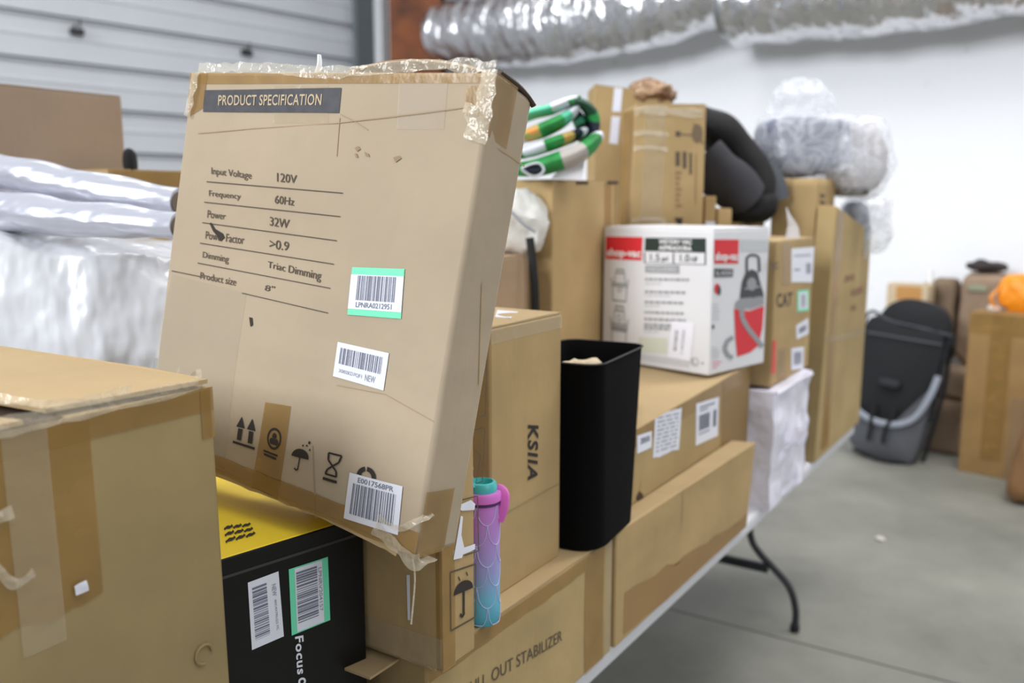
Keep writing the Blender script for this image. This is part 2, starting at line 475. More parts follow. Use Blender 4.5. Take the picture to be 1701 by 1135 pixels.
# white pipe and rusty column
t = thing('drain_pipe', 'pale grey vertical pipe in the corner beside the rusty column', 'pipe', (at(634, 90, 8.9).x, 8.9, 0))
bm = bmesh.new(); add_tube(bm, [(0, 0, 0), (0, 0, 5)], .068, 20); link('pipe', bm, mat('pipe_paint', (178, 180, 184), .5, var=.08), t)
for zz in (.6, 2.2, 3.6):
    bm = bmesh.new(); add_lathe(bm, [(.070, 0), (.076, .004), (.076, .04), (.070, .044)], 20, (0, 0, zz)); link('coupling', bm, MATS['pipe_paint'], t)
cx = at(694, 60, 8.75)
RUST = mat('rusty_steel', (118, 66, 34), .8, col2=(70, 40, 26), vscale=5, bump=.4, bscale=30)
t = thing('steel_column', 'rusty brown steel column between the corner pipe and the foil duct', 'column', (cx.x, cx.y, 0), -.12)
bm = bmesh.new(); add_box(bm, -.24, .24, -.12, -.10, 0, 5); link('flange', bm, RUST, t, smooth=False)
bm = bmesh.new(); add_box(bm, -.24, .24, .10, .12, 0, 5); link('flange', bm, RUST, t, smooth=False)
bm = bmesh.new(); add_box(bm, -.012, .012, -.10, .10, 0, 5); link('web', bm, RUST, t, smooth=False)
bm = bmesh.new(); add_box(bm, -.28, .28, -.18, .18, 0, .02); link('base_plate', bm, RUST, t, smooth=False)
# foil duct along the white wall
FOIL = mat('foil_wrap', (215, 215, 218), .22, metal=.95, bump=1.0, bscale=6, bdist=.06, var=.08, vscale=3, stretch=(1.6, .7, .7))
FOIL2 = mat('foil_tape', (160, 162, 165), .35, metal=.9, bump=.6, bscale=15, bdist=.01)
t = thing('air_duct', 'foil wrapped round air duct running along the top of the white wall', 'duct', MR @ Vector((1.0, -.34, 2.86)), math.atan2(WD.y, WD.x))
def duct_part(x0, x1, r, zo, seed, sag):
    bm = bmesh.new(); n = int((x1 - x0) / .035); k = 40; R_ = []
    for i in range(n + 1):
        x = x0 + (x1 - x0) * i / n; ring = []
        e = min(1, min(i, n - i) / 4 + .75)
        for j in range(k):
            a = 2 * PI * j / k; d = Vector((0, math.cos(a), math.sin(a)))
            q = Vector((x * 3.0, d.y * 1.5 + seed, d.z * 1.5))
            rr = r * e * (1 + .06 * noise.noise(q) + .032 * (1 - abs(noise.noise(q * 2.4)) * 3) + .018 * math.sin(x * 17 + 3 * noise.noise(q)))
            s = sag * max(0, -d.z) * (math.sin(PI * min(1, max(0, (x - x0) / (x1 - x0)))) ** 1)
            ring.append(bm.verts.new((x, d.y * rr, d.z * rr + zo - s)))
        R_.append(ring)
    for a, b in zip(R_, R_[1:]):
        for j in range(k): bm.faces.new((a[j], a[(j + 1) % k], b[(j + 1) % k], b[j]))
    bm.faces.new(R_[0][::-1]); bm.faces.new(R_[-1])
    link('foil_jacket', bm, FOIL, t)
duct_part(.10, 3.1, .26, .32, 1, .14)
duct_part(3.09, 5.3, .30, .20, 5, .03)
duct_part(5.29, 8.4, .30, .17, 9, .03)
for x in (3.1, 5.3):
    bm = bmesh.new(); add_tube(bm, [(x - .03, 0, .21), (x + .03, 0, .21)], .298, 36, wob=.02); link('strap', bm, FOIL2, t)
for x in (.7, 3.4, 6.0):
    bm = bmesh.new(); add_box(bm, x - .02, x + .02, -.01, .01, .38, 2.2); link('hanger', bm, mat('galvanised', (150, 152, 155), .5, metal=.6), t, smooth=False)

# hooks on the sheet wall
def hook(px, py, lab):
    r = (at(px, py, 8) - CAMP).normalized(); n = LN
    tt = (CORN - CAMP).dot(n) / r.dot(n); p = CAMP + r * tt
    o = thing('wall_hook', lab, 'hook', p - LN * .03, math.atan2(LD.y, LD.x))
    bm = bmesh.new(); add_box(bm, -.05, .05, -.01, .03, -.025, .025, bev=.004); link('bracket', bm, mat('dark_iron', (48, 48, 50), .6), o)
    bm = bmesh.new(); add_tube(bm, [(-.04, 0, -.01), (-.05, -.04, 0), (-.04, -.05, .04)], .008, 8, 4); add_tube(bm, [(.02, 0, .03), (.02, -.01, .09)], .006, 8); link('prong', bm, MATS['dark_iron'], o)
hook(126, 53, 'small dark hook on the sheet wall, left one of the two')
hook(408, 88, 'small dark hook on the sheet wall above the big printed carton')

# ================================================================== TABLES
PLW = mat('table_plastic', (212, 213, 218), .5, bump=.12, bscale=300, bdist=.001)
LEGM = mat('charcoal_steel', (52, 54, 58), .38, metal=.3)
def table(a0, b0, label):
    t = thing('folding_table', label, 'table', w(a0, b0, 0), UYAW, None)
    L, D = 2.43, .76
    bm = bmesh.new(); add_box(bm, 0, L, 0, D, TZ - .05, TZ, bev=.012)
    link('tabletop', bm, PLW, t)
    bm = bmesh.new(); add_box(bm, .06, L - .06, .05, .075, TZ - .075, TZ - .05); add_box(bm, .06, L - .06, D - .075, D - .05, TZ - .075, TZ - .05); link('side_rail', bm, LEGM, t, smooth=False)
    for x in (.49, L - .49):
        for s in (1, -1):
            f = lambda b: b if s == 1 else D - b
            bm = bmesh.new()
            add_tube(bm, [(x, f(.077), .002), (x, f(.077), .09), (x, f(.105), .175), (x, f(.168), .237), (x, f(.225), .286), (x, f(.262), .34), (x, f(.275), .45), (x, f(.275), TZ - .06)], .0135, 12, 5)
            lg = link('leg', bm, LEGM, t)
            bm = bmesh.new(); add_lathe(bm, [(.0145, 0), (.018, .004), (.018, .03), (.0145, .034)], 16, (x, f(.077), 0)); link('foot_cap', bm, mat('black_rubber', (26, 26, 28), .7), lg)
        bm = bmesh.new(); add_box(bm, x - .012, x + .012, .19, D - .19, .215, .25, bev=.004); link('crossbar', bm, LEGM, t)
        bm = bmesh.new(); xx = x + (.3 if x < 1 else -.3); add_tube(bm, [(x, D / 2, .5), (xx, D / 2, TZ - .06)], .008, 8); link('brace', bm, LEGM, t)
    return t
t1 = table(0, 0, 'white plastic folding table at the front, curved dark leg standing in view')
# leg set as seen: 0.49 m in from the end, feet near the front edge
t2 = table(-2.44, 0, 'white folding table nearest the viewer, hidden below the black carton and taped carton')
t3 = table(0, .78, 'white folding table of the back row, behind the tall cartons')
t4 = table(-2.44, .78, 'white folding table of the back row, under the plastic wrapped bundle')

# ================================================================== CARTONS ON THE TABLE
# ---- the long low carton with PULL OUT STABILIZER
c = Carton('cardboard_box', 'low wide cardboard box printed STABILIZER at the front table edge, under the purple bottle', 'box', w(-.45, -.012, TZ), (.605, .30, .245), m=K_MID, seed=1, topmat=K_TOP, amp=.004, corners={(0, 1, 0): (.06, 0, 0), (0, 1, 1): (.06, 0, 0)})
c.text('printed_text', 'front', [('OUT STABILIZER', c.quad('front', [(816, 1112), (933, 1046), (933, 1064), (816, 1134)]), (0, 0, 1, 1), False), ('PULL', c.quad('front', [(772, 1138), (808, 1117), (808, 1139), (772, 1162)]), (0, 0, 1, 1), False)], INKS, bold=.0)
c.patch('tape', 'front', c.rect(.49, .0, .57, .245), TAPE, label='brown tape wrapped round the right end')
c.patch('tape', 'front', c.rect(.575, .0, .603, .245), TAPEC)
c.patch('tape', 'front', c.rect(0, .215, .49, .245), TAPE, eps=.0006, n=16, ragged=.15)
c.patch('tape', 'top', c.rect(.0, .13, .6, .17), TAPEC, eps=.005, n=16)
STAB = c
# loose flaps sticking out at its left end
f = c.root
bm = bmesh.new(); add_box(bm, -.055, .01, .06, .14, .232, .236)
link('end_flap', bm, K_TOP, f, smooth=False)

# ---- flat long carton standing on its edge
c = Carton('cardboard_box', 'thin long blank cardboard box standing on edge at the front of the table', 'box', w(.168, -.014, TZ), (.835, .055, .245), m=K_WARM, seed=2, topmat=K_TOP, amp=.007, flaps=False, corners={(1, 0, 1): (.02, -.01, 0), (0, 0, 1): (0, 0, .008)})
c.polys('crease', 'front', c.rect(0, 0, .835, .245), strokes([(.40, .0), (.405, 1)], .003), K_DARK, .0006)
c.patch('tape', 'front', c.quad('front', [(1037, 985), (1250, 850), (1258, 885), (1035, 1055)]), mat('pale_brown_tape', (170, 132, 82), .4, alpha=.55), eps=.0008, n=16, ragged=.18)

# ---- carton with the three labels
c = Carton('cardboard_box', 'cardboard box with three white labels under the white vacuum cleaner carton', 'box', w(.31, .045, TZ), (.850, .36, .44), m=K_MID, seed=3, topmat=K_TOP, amp=.004, flaps=False, corners={(0, 0, 1): (0, 0, -.03)})
q = c.quad('front', [(1058, 724), (1082, 716), (1082, 743), (1058, 754)])
l = c.patch('shipping_label', 'front', q, LABEL, label='small white label with blue print'); c.text('printed_text', 'front', [('28500', q, (.2, .2, .85, .55), False)], BAR, .0014, l, .03)
q = c.quad('front', [(1088, 687), (1132, 678), (1127, 747), (1084, 761)])
l = c.patch('shipping_label', 'front', q, LABEL, ragged=.06, label='white address label with torn lower edge')
rr = random.Random(5); P = []
for j in range(9):
    x = .1
    while x < .85:
        k = rr.uniform(.08, .28); P.append(R4(x, .1 + j * .095, min(.9, x + k), .135 + j * .095)); x += k + .07
c.polys('fine_print', 'front', q, P, BARL, .0014, l)
q = c.quad('front', [(1156, 671), (1194, 659), (1192, 724), (1155, 741)])
l = c.patch('shipping_label', 'front', q, LABEL, label='white label with a square barcode block'); c.barcode('front', q, (.12, .3, .6, .68), l, seed=4)
c.polys('fine_print', 'front', q, [R4(.15, .1, .8, .14), R4(.15, .18, .5, .21), R4(.75, .3, .9, .72), R4(.12, .74, .6, .77)], BAR, .0014, l)
c.patch('tape', 'front', c.rect(.0, .395, .85, .44), TAPE, eps=.0006, n=16, ragged=.1)
c.patch('tape', 'front', c.quad('front', [(1199, 628), (1248, 610), (1246, 760), (1196, 790)]), mat('dull_tape', (158, 126, 78), .45, alpha=.6), eps=.0005)
c.polys('crease', 'front', c.rect(0, 0, .835, .44), strokes([(.975, 0), (.975, 1)], .003) + strokes([(.115, .3), (.115, 1)], .003), K_DARK, .0006)
# raised flap at its left top, and the torn hole at its foot
bm = bmesh.new()
P = [c.F('top', u, v, e) for u, v, e in ((.02, .0, .036), (.25, .08, .008), (.31, .30, .008), (.02, .34, .05))]
lo = [p - Vector((0, 0, .005)) for p in P]; a = [bm.verts.new(p) for p in P]; b = [bm.verts.new(p) for p in lo]
bm.faces.new(a); bm.faces.new(b[::-1])
for i in range(4): bm.faces.new((b[i], b[(i + 1) % 4], a[(i + 1) % 4], a[i]))
link('top_flap', bm, K_TOP, c.root, smooth=False)
c.polys('torn_hole', 'front', c.quad('front', [(1054, 815), (1075, 808), (1078, 838), (1056, 846)]), [[(.3, .1), (.55, .3), (.6, .55), (.95, .8), (.5, .95), (.2, .7), (.05, .4)]], DARKGAP, .0012)

# ---- white wrapped parcel
bm = bmesh.new()
t = thing('wrapped_parcel', 'white plastic wrapped parcel standing under the stickered cardboard box at the table edge', 'parcel', w(1.172, -.02, TZ), UYAW)
L, D, H = .395, .24, .355
nx, nz, ny = 26, 22, 12
def wp(x, y, z):
    p = Vector((x, y, z)); q = Vector((x * 7, y * 7, z * 7 + 3))
    k = .008 * noise.fractal(q, 1, 2, 3) + .006 * (1 - abs(noise.noise(q * 1.3)) * 2)
    cx_, cy_ = p.x - L / 2, p.y - D / 2
    return Vector((p.x + k * (1 if cx_ > 0 else -1), p.y + k * (1.6 if cy_ > 0 else -1.6), max(0, p.z + (k if z > .05 else 0))))
def gridface(bm, fn, n, m_):
    g = [[bm.verts.new(fn(i / n, j / m_)) for i in range(n + 1)] for j in range(m_ + 1)]
    for j in range(m_):
        for i in range(n): bm.faces.new((g[j][i], g[j][i + 1], g[j + 1][i + 1], g[j + 1][i]))
gridface(bm, lambda a, b: wp(a * L, 0, b * H), nx, nz); gridface(bm, lambda a, b: wp(L - a * L, D, b * H), nx, nz)
gridface(bm, lambda a, b: wp(0, D - a * D, b * H), ny, nz); gridface(bm, lambda a, b: wp(L, a * D, b * H), ny, nz)
gridface(bm, lambda a, b: wp(a * L, b * D, H), nx, ny); gridface(bm, lambda a, b: wp(a * L, D - b * D, 0), nx, ny)
bmesh.ops.remove_doubles(bm, verts=bm.verts, dist=.012)
WPL = mat('white_poly_wrap', (226, 225, 240), .32, bump=.7, bscale=11, bdist=.02, var=.02)
link('plastic_wrap', bm, WPL, t, ang=60)
bm = bmesh.new(); add_tube(bm, [(.005, -.012, H), (L * .5, -.016, H + .006), (L - .01, -.012, H - .002)], .007, 8, 6, wob=.004); link('folded_hem', bm, WPL, t)
bm = bmesh.new()
for zz, x0, x1 in ((.21, .10, .20), (.19, .24, .34), (.17, .09, .18), (.155, .22, .34)):
    add_tube(bm, [(x0, -.021, zz), ((x0 + x1) / 2, -.022, zz + .006), (x1, -.021, zz + .004)], .0018, 6, 4)
link('printed_text', bm, mat('faint_print', (196, 190, 212), .5), t)

# ---- the CAT carton
c = Carton('cardboard_box', 'cardboard box with four white stickers and a red one, right of the white vacuum box', 'box', w(1.228, .002, 1.102), (.412, .20, .43), m=K_WARM, seed=5, topmat=K_TOP, amp=.003, flaps=True)
c.text('printed_text', 'front', [('CAT', c.quad('front', [(1289, 488), (1316, 485), (1315, 508), (1290, 511)]), (0, 0, 1, 1), False)], INKS, bold=.02)
c.text('printed_text', 'front', [('1PC', c.quad('front', [(1277, 436), (1292, 436), (1292, 447), (1277, 448)]), (0, 0, 1, 1), False)], INKS, bold=.02)
c.patch('tape', 'front', c.quad('front', [(1300, 404), (1313, 403), (1311, 474), (1299, 475)]), TAPE)
c.patch('tape', 'front', c.quad('front', [(1292, 582), (1306, 578), (1304, 625), (1291, 630)]), TAPE)
q = c.quad('front', [(1314, 413), (1354, 410), (1354, 469), (1314, 469)])
l = c.patch('shipping_label', 'front', q, LABEL, label='large white label'); c.polys('fine_print', 'front', q, [R4(.1, .6, .35, .66), R4(.6, .45, .8, .75), R4(.1, .2, .8, .24)], BARL, .0014, l)
q = c.quad('front', [(1324, 483), (1343, 481), (1343, 516), (1324, 518)])
l = c.patch('shipping_label', 'front', q, LABELG, label='white label with mint green border'); s_ = c.patch('label_face', 'front', q, LABEL, (.15, .12, .85, .88), .0011, l); c.barcode('front', q, (.3, .2, .7, .8), l, True, seed=6, m=BARL, eps=.0016)
q = c.quad('front', [(1322, 541), (1342, 528), (1343, 554), (1323, 564)])
l = c.patch('shipping_label', 'front', q, LABEL, label='small tilted white label'); c.barcode('front', q, (.2, .3, .8, .7), l, seed=7)
q = c.quad('front', [(1314, 579), (1335, 576), (1334, 612), (1314, 615)])
l = c.patch('shipping_label', 'front', q, LABEL, label='small upright white label'); c.barcode('front', q, (.2, .2, .8, .8), l, True, seed=8)
c.patch('red_sticker', 'front', c.quad('front', [(1274, 567), (1289, 565), (1288, 620), (1273, 624)]), REDB)
# torn white plastic pouch hanging from its top
bm = bmesh.new()
P = [c.px('front', 1325, 345), ]
add_tube(bm, [(.27, .03, .43), (.262, .03, .47), (.25, .04, .50), (.248, .05, .53)], lambda s_: .022 * (1 - s_) + .003, 10, 5, ry=.006, wob=.01)
link('plastic_pouch', bm, mat('clear_poly', (226, 228, 236), .2, bump=.8, bscale=20, bdist=.01, alpha=.6), c.root)

# ---- the vacuum cleaner carton
vy = math.atan2(.201, .206)
VR = Vector((math.cos(vy), math.sin(vy), 0)); VB = Vector((-VR.y, VR.x, 0))
c = Carton('vacuum_box', 'white vacuum cleaner box with red logo panels beside the black bin', 'box', (.536, 2.417, 1.182), (.288, .378, .394), yaw=vy, m=VACW, seed=6, amp=.0015, flaps=True, flapmat=VACW)
def logo(f, pts):
    q = c.quad(f, pts); l = c.patch('brand_panel', f, q, RED, label='red logo panel')
    c.text('printed_text', f, [('shop·vac' if False else 'shop-vac', q, (.04, .52, .97, .97), False)], WHITEP, .0016, l, .03)
logo('left', [(1007, 393), (1068, 394), (1066, 433), (1006, 430)])
logo('front', [(1186, 398), (1227, 398), (1226, 438), (1186, 438)])
q = c.quad('left', [(1072, 395), (1173, 396), (1173, 420), (1071, 417)])
l = c.patch('printed_band', 'left', q, GREENP, label='black band with white lettering')
c.text('printed_text', 'left', [('WET/DRY VAC', q, (.24, .1, .78, .45), False), ('ASPIRADORA', q, (.24, .55, .78, .9), False)], WHITEP, .0016, l, .03)
q = c.quad('left', [(1071, 419), (1172, 420), (1172, 440), (1071, 437)])
c.polys('printed_frame', 'left', q, strokes([(0, 0), (0, 1), (1, 1), (1, 0)], .02, .06) + strokes([(.49, 0), (.49, 1)], .02), DGREY, .0011)
c.text('printed_text', 'left', [('1.5', q, (.10, .15, .26, .8), False), ('gal', q, (.29, .35, .40, .85), False), ('1.0', q, (.60, .15, .75, .8), False), ('HP', q, (.78, .35, .88, .8), False)], DGREY, .0012)
q = c.quad('left', [(1072, 441), (1129, 441), (1129, 455), (1072, 453)])
l = c.patch('printed_band', 'left', q, GREYP); c.text('printed_text', 'left', [('INCLUDED', q, (.08, .2, .92, .8), False)], PGREY, .0016, l, .02)
c0 = c
# feature lines: uneven rows of small grey print
q = c.quad('left', [(1072, 458), (1150, 459), (1144, 556), (1070, 552)])
rr = random.Random(3); P = []; P2 = []
for j, (y, ww, big) in enumerate([(.04, .95, 1), (.12, .35, 0), (.26, .88, 1), (.33, .55, 0), (.44, .85, 1), (.51, .35, 0), (.62, .88, 1), (.74, .92, 1), (.84, .62, 1), (.90, .60, 1), (.97, .35, 0)]):
    x = 0
    while x < ww:
        k = rr.uniform(.04, .13); (P if big else P2).append(R4(x, y, min(ww, x + k), y + (.045 if big else .03))); x += k + .022
c.polys('fine_print', 'left', q, P, GREYP, .0011); c.polys('fine_print', 'left', q, P2, PGREY, .0011)
# two outline drawings of the vacuum cleaner
def line_vac(pts, low):
    q = c.quad('left', pts); W_ = .05
    P = strokes([(.28, .12), (.28, .02), (.72, .02), (.72, .12)], W_) + strokes([(.2, .42), (.25, .12), (.75, .12), (.8, .42)], W_)
    P += strokes([(.08, .45), (.92, .45), (.95, .52), (.05, .52), (.08, .45)], W_) + strokes([(.1, .52), (.13, .98), (.87, .98), (.9, .52)], W_) + ringp(.5, .3 if low else .62, .13, .09, .35, 14)
    P += strokes([(.08, .45), (.0, .3)], W_) + strokes([(.92, .45), (1, .3)], W_)
    if low: P += strokes([(.05, .56), (.95, .56)], .1) + strokes([(.12, .6), (.88, .6)], W_)
    c.polys('line_drawing', 'left', q, P, GREYP, .0011)
line_vac([(1016, 446), (1045, 448), (1044, 503), (1014, 499)], False)
line_vac([(1014, 506), (1045, 510), (1043, 580), (1013, 573)], True)
c.patch('printed_band', 'left', c.quad('left', [(1061, 560), (1109, 562), (1108, 588), (1060, 584)]), mat('pale_green_print', (206, 212, 196), .5))
c.patch('printed_band', 'left', c.quad('left', [(1058, 587), (1146, 600), (1145, 611), (1057, 597)]), PGREY)
q = c.quad('left', [(1116, 533), (1154, 536), (1147, 600), (1110, 593)])
l = c.patch('shipping_label', 'left', q, mat('glossy_label', (236, 236, 246), .3), eps=.0015, label='white label stuck upright'); c.barcode('left', q, (.2, .25, .36, .8), l, True, seed=9, eps=.002, m=GREYP); c.text('printed_text', 'left', [('X0023411', q, (.52, .2, .66, .85), True)], BARL, .002, l)
q = c.quad('left', [(1146, 592), (1171, 596), (1170, 612), (1145, 608)])
c.polys('approval_mark', 'left', q, ringp(.35, .5, .28, .45, .2, 16) + strokes([(.25, .3), (.25, .7), (.45, .7)], .07) + [R4(.8, .4, .95, .6)], GREYP, .0012)
# front face: product picture
q = c.quad('front', [(1186, 446), (1218, 447), (1217, 460), (1186, 461)])
l = c.patch('printed_band', 'front', q, DGREY); c.text('printed_text', 'front', [('ALL AROUND', q, (.06, .2, .94, .8), False)], PGREY, .0016, l, .02)
c.patch('printed_band', 'front', c.quad('front', [(1230, 398), (1277, 399), (1276, 418), (1230, 418)]), PGREY)
def pic(name, polys, m, e=.0012):
    f_ = lambda a, b: c.px('front', a, b)
    bm = bmesh.new()
    for P in polys:
        vs = [bm.verts.new(c.F('front', *f_(a, b), e)) for a, b in P]
        bm.faces.new(vs)
    bmesh.ops.triangulate(bm, faces=bm.faces); bmesh.ops.recalc_face_normals(bm, faces=bm.faces)
    return link(name, bm, m, c.root, smooth=False)
pic('vacuum_picture', [[(1219, 513), (1244, 517), (1269, 508), (1266, 545), (1260, 574), (1245, 586), (1224, 593), (1221, 560)]], RED, .0010)['label'] = 'red tank of the pictured vacuum'
pic('vacuum_picture', [[(1230, 492), (1232, 468), (1238, 453), (1248, 447), (1258, 452), (1262, 468), (1268, 488), (1269, 496), (1250, 503), (1228, 500)]], DGREY, .0012)['label'] = 'dark motor head of the pictured vacuum'
pic('vacuum_picture', [[(1221, 503), (1228, 496), (1268, 492), (1269, 506), (1246, 513), (1220, 512)]], GREYP, .0014)['label'] = 'grey rim of the pictured vacuum'
pic('vacuum_picture', strokes([(1240, 452), (1240, 428), (1246, 424), (1255, 424), (1260, 428), (1261, 452)], 4), DGREY, .0015)['label'] = 'carrying handle of the pictured vacuum'
pic('vacuum_picture', strokes([(1231, 513), (1232, 528), (1240, 543), (1250, 556), (1260, 568), (1266, 576)], 8), GREYP, .0016)['label'] = 'grey hose of the pictured vacuum'
pic('vacuum_picture', strokes([(1217, 560), (1207, 567), (1203, 580), (1210, 592), (1217, 594)], 7), GREYP, .0016)['label'] = 'hose end of the pictured vacuum'
pic('vacuum_picture', [disc(1248, 472, 8, 11), ] + strokes([(1236, 480), (1262, 476)], 3), GREYP, .0016)
pic('printed_mark', [disc(1191, 480, 5, 9, 12)], RED); pic('printed_mark', [disc(1194, 483, 3, 8, 12), R4(1182, 540, 1186, 546)], DGREY, .0014)
pic('fine_print', [R4(1182, 505 + k * 6, 1192 + (k * 37 % 5), 507 + k * 6) for k in range(5)] + [R4(1182, 577 + k * 5, 1192 + (k * 29 % 5), 579 + k * 5) for k in range(4)], PGREY)
pic('fine_print', [R4(1183, 600, 1199, 602), R4(1183, 605, 1195, 607), R4(1183, 610, 1190, 612)], mat('pink_print', (226, 150, 160), .5))
VAC = c

# ---- tall printed carton and tall board carton at the far end
c = Carton('tall_cardboard_box', 'tall cardboard box open at the top carrying the plastic wrapped grey cushion', 'box', w(1.863, .06, TZ), (.26, .157, .99), m=K_WARM, seed=7, amp=.004, open_top=True)
bm = bmesh.new(); M_ = Matrix.Translation((0, .157, .98)) @ Matrix.Rotation(math.radians(-12), 4, 'Y')
q = c.quad('front', [(1361, 322), (1371, 323), (1366, 490), (1356, 486)])
rr = random.Random(4); c.polys('printed_text', 'front', q, [R4(.1 + rr.uniform(0, .1), k / 15, .9 - rr.uniform(0, .2), k / 15 + rr.uniform(.02, .05)) for k in range(15)], INKS, .0012)
c.polys('crease', 'left', c.rect(0, 0, .157, .99), strokes([(.45, 0), (.52, .3), (.46, .55)], .02, .01), K_GREY, .0007)
c.patch('tape', 'front', c.quad('front', [(1357, 505), (1384, 502), (1384, 512), (1357, 515)]), TAPE)
c = Carton('tall_cardboard_box', 'tall flat cardboard panel box at the far end of the table beside the black seat', 'box', w(1.745, -.012, TZ), (.70, .066, .875), m=K_MID, seed=8, amp=.005, flaps=False, corners={(0, 0, 1): (.115, 0, .02), (0, 1, 1): (.115, 0, .02), (1, 0, 1): (.015, 0, -.09), (1, 1, 1): (.015, 0, -.09)})
q = c.quad('front', [(1403, 455), (1436, 450), (1432, 520), (1400, 525)])
c.polys('printed_text', 'front', q, [R4(.02, .05, .14, .2), R4(.18, .05, .3, .18), R4(.34, .04, .48, .18), R4(.35, .4, .5, .55), R4(.55, .38, .7, .55), R4(.74, .36, .95, .52), R4(.35, .78, .6, .9)], mat('faded_brown_ink', (138, 98, 68), .7), .0012)
c.patch('tape', 'front', c.quad('front', [(1372, 560), (1436, 545), (1435, 556), (1371, 572)]), TAPEC)
c.patch('tape', 'front', c.quad('front', [(1392, 352), (1402, 352), (1376, 740), (1363, 750)]), TAPE)
# dark bag squeezed between
bm = bmesh.new(); add_lump(bm, (0, 0, 0), (.12, .10, .38), .6, .01, 8, 4, nu=28, nv=20)
o = link('dark_bag', bm, mat('dark_cloth', (40, 42, 42), .8, var=.2), loc=w(1.665, .06, TZ + .19)); o.rotation_euler = (0, 0, UYAW)
tag(o, 'narrow dark cloth bag squeezed between the white parcel and the tall cartons', 'bag')

# ---- KSIIA carton
c = Carton('cardboard_box', 'upright cardboard box printed with black letters, behind the purple bottle', 'box', w(-.222, .028, .987), (.232, .34, .465), m=K_WARM, seed=9, topmat=K_TOP, amp=.003)
c.text('printed_text', 'front', [('KSIIA', c.quad('front', [(876, 706), (894, 707), (892, 802), (876, 798)]), (0, 0, 1, 1), True)], INK, .0012, None, .03, 1.15)
c.patch('shipping_label', 'top', c.quad('top', [(826, 519), (861, 522), (848, 533), (822, 531)]), LABEL, eps=.0046, label='white label on the top')
c.polys('crease', 'front', c.quad('front', [(822, 860), (928, 800), (928, 812), (822, 872)]), strokes([(0, .3), (1, .3)], .01, .15), K_DARK, .0007)
c.patch('tape', 'front', c.rect(.0, .44, .232, .465), TAPEC, eps=.0007)
# ---- umbrella-marked thin carton
c = Carton('cardboard_box', 'narrow tall taped cardboard box with an umbrella mark, directly left of the purple bottle', 'box', w(-.455, -.046, .988), (.081, .26, .425), m=K_WARM, seed=10, amp=.003)
q = c.quad('front', [(747, 951), (789, 937), (789, 1025), (748, 1048)])
c.polys('printed_frame', 'front', q, strokes([(0, 0), (1, 0), (1, 1), (0, 1), (0, 0)], .045, .03), INKS, .0012)
um = disc(.5, .42, .38, .2, 16, PI, 2 * PI)
c.polys('umbrella_mark', 'front', q, [um, R4(.47, .4, .54, .8)] + strokes([(.54, .8), (.45, .86), (.36, .8)], .06) + strokes([(.3, .12), (.36, .2)], .03) + strokes([(.6, .08), (.66, .16)], .03), INK, .0013)
c.polys('printed_frame', 'front', c.quad('front', [(760, 832), (792, 824), (794, 915), (764, 925)]), strokes([(.2, 0), (1, 0), (1, 1), (.2, 1)], .06, .02), INKS, .0012)
c.polys('printed_frame', 'front', c.quad('front', [(785, 600), (807, 595), (805, 690), (785, 695)]), strokes([(1, 0), (1, 1), (.5, 1)], .06, .02), INKS, .0012)
c.polys('printed_frame', 'front', c.quad('front', [(785, 715), (804, 710), (800, 800), (783, 806)]), strokes([(.1, 0), (1, 0), (1, 1), (.4, 1), (.7, .5), (.2, .35)], .08, .02), INKS, .0012)
c.patch('tape', 'front', c.rect(.0, 0, .03, .43), TAPE, label='brown edge tape')
c.patch('tape', 'left', c.rect(.25, 0, .28, .43), TAPE)
c.patch('torn_label', 'front', c.quad('front', [(752, 915), (792, 902), (789, 912), (752, 928)]), LABEL, label='torn strip of white label')
c.polys('torn_label', 'front', c.quad('front', [(755, 850), (790, 845), (790, 925), (752, 930)]), [[(.25, .1), (.35, .12), (.3, .5), (.45, .8), (.35, .98), (.0, 1), (.08, .7)], [(0, -.1), (.7, -.2), (.95, -.1), (.9, .02), (.3, 0)]], LABEL, .0014)
c.polys('printed_frame', 'left', c.quad('left', [(676, 955), (684, 955), (684, 1030), (678, 1030)]), [R4(0, 0, .7, 1)], LABEL, .001)
c.patch('tape', 'left', c.rect(.0, 0, .28, .05), TAPEC)

# ---- black and yellow carton
p0 = Vector((-.368, 1.116, 1.2)); p1 = Vector((-.243, 1.244, 1.2)); by = math.atan2(p1.y - p0.y, p1.x - p0.x)
bx = Vector((math.cos(by), math.sin(by), 0))
org = p1 - bx * .25 + bx * .035
c = Carton('product_box', 'black product box with yellow top under the big leaning carton', 'box', (org.x, org.y, TZ), (.25, .34, .46), yaw=by, m=BLACKB, topmat=YELLOW, seed=11, amp=.0015, flaps=False, bev=.003)
q = c.quad('front', [(411, 968), (462, 949), (471, 1057), (418, 1080)])
l = c.patch('shipping_label', 'front', q, LABEL, label='white barcode label, left of the two'); c.barcode('front', q, (.12, .1, .58, .88), l, True, seed=11, m=BAR); c.text('printed_text', 'front', [('NEW', q, (.74, .16, .88, .34), True), ('B0C4X7RLQ2 FC', q, (.78, .4, .86, .86), True)], BARL, .0014, l)
q = c.quad('front', [(479, 946), (544, 925), (548, 1030), (484, 1056)])
l = c.patch('shipping_label', 'front', q, LABELG, label='barcode label with mint green border'); c.patch('label_face', 'front', q, LABEL, (.14, .02, .84, .98), .0012, l)
c.barcode('front', q, (.17, .08, .70, .86), l, True, seed=12, eps=.0016); c.text('printed_text', 'front', [('LPNRV204157', q, (.73, .12, .82, .80), True)], BARL, .0016, l)
c.text('printed_text', 'front', [('Focus', c.quad('front', [(489, 1058), (503, 1055), (507, 1118), (493, 1121)]), (0, 0, 1, 1), True), ('on', c.quad('front', [(494, 1127), (507, 1124), (509, 1150), (496, 1153)]), (0, 0, 1, 1), True)], LABEL, .0012, None, .025, 1.1)
q = c.quad('top', [(370, 872), (415, 868), (428, 893), (374, 908)])
P = []
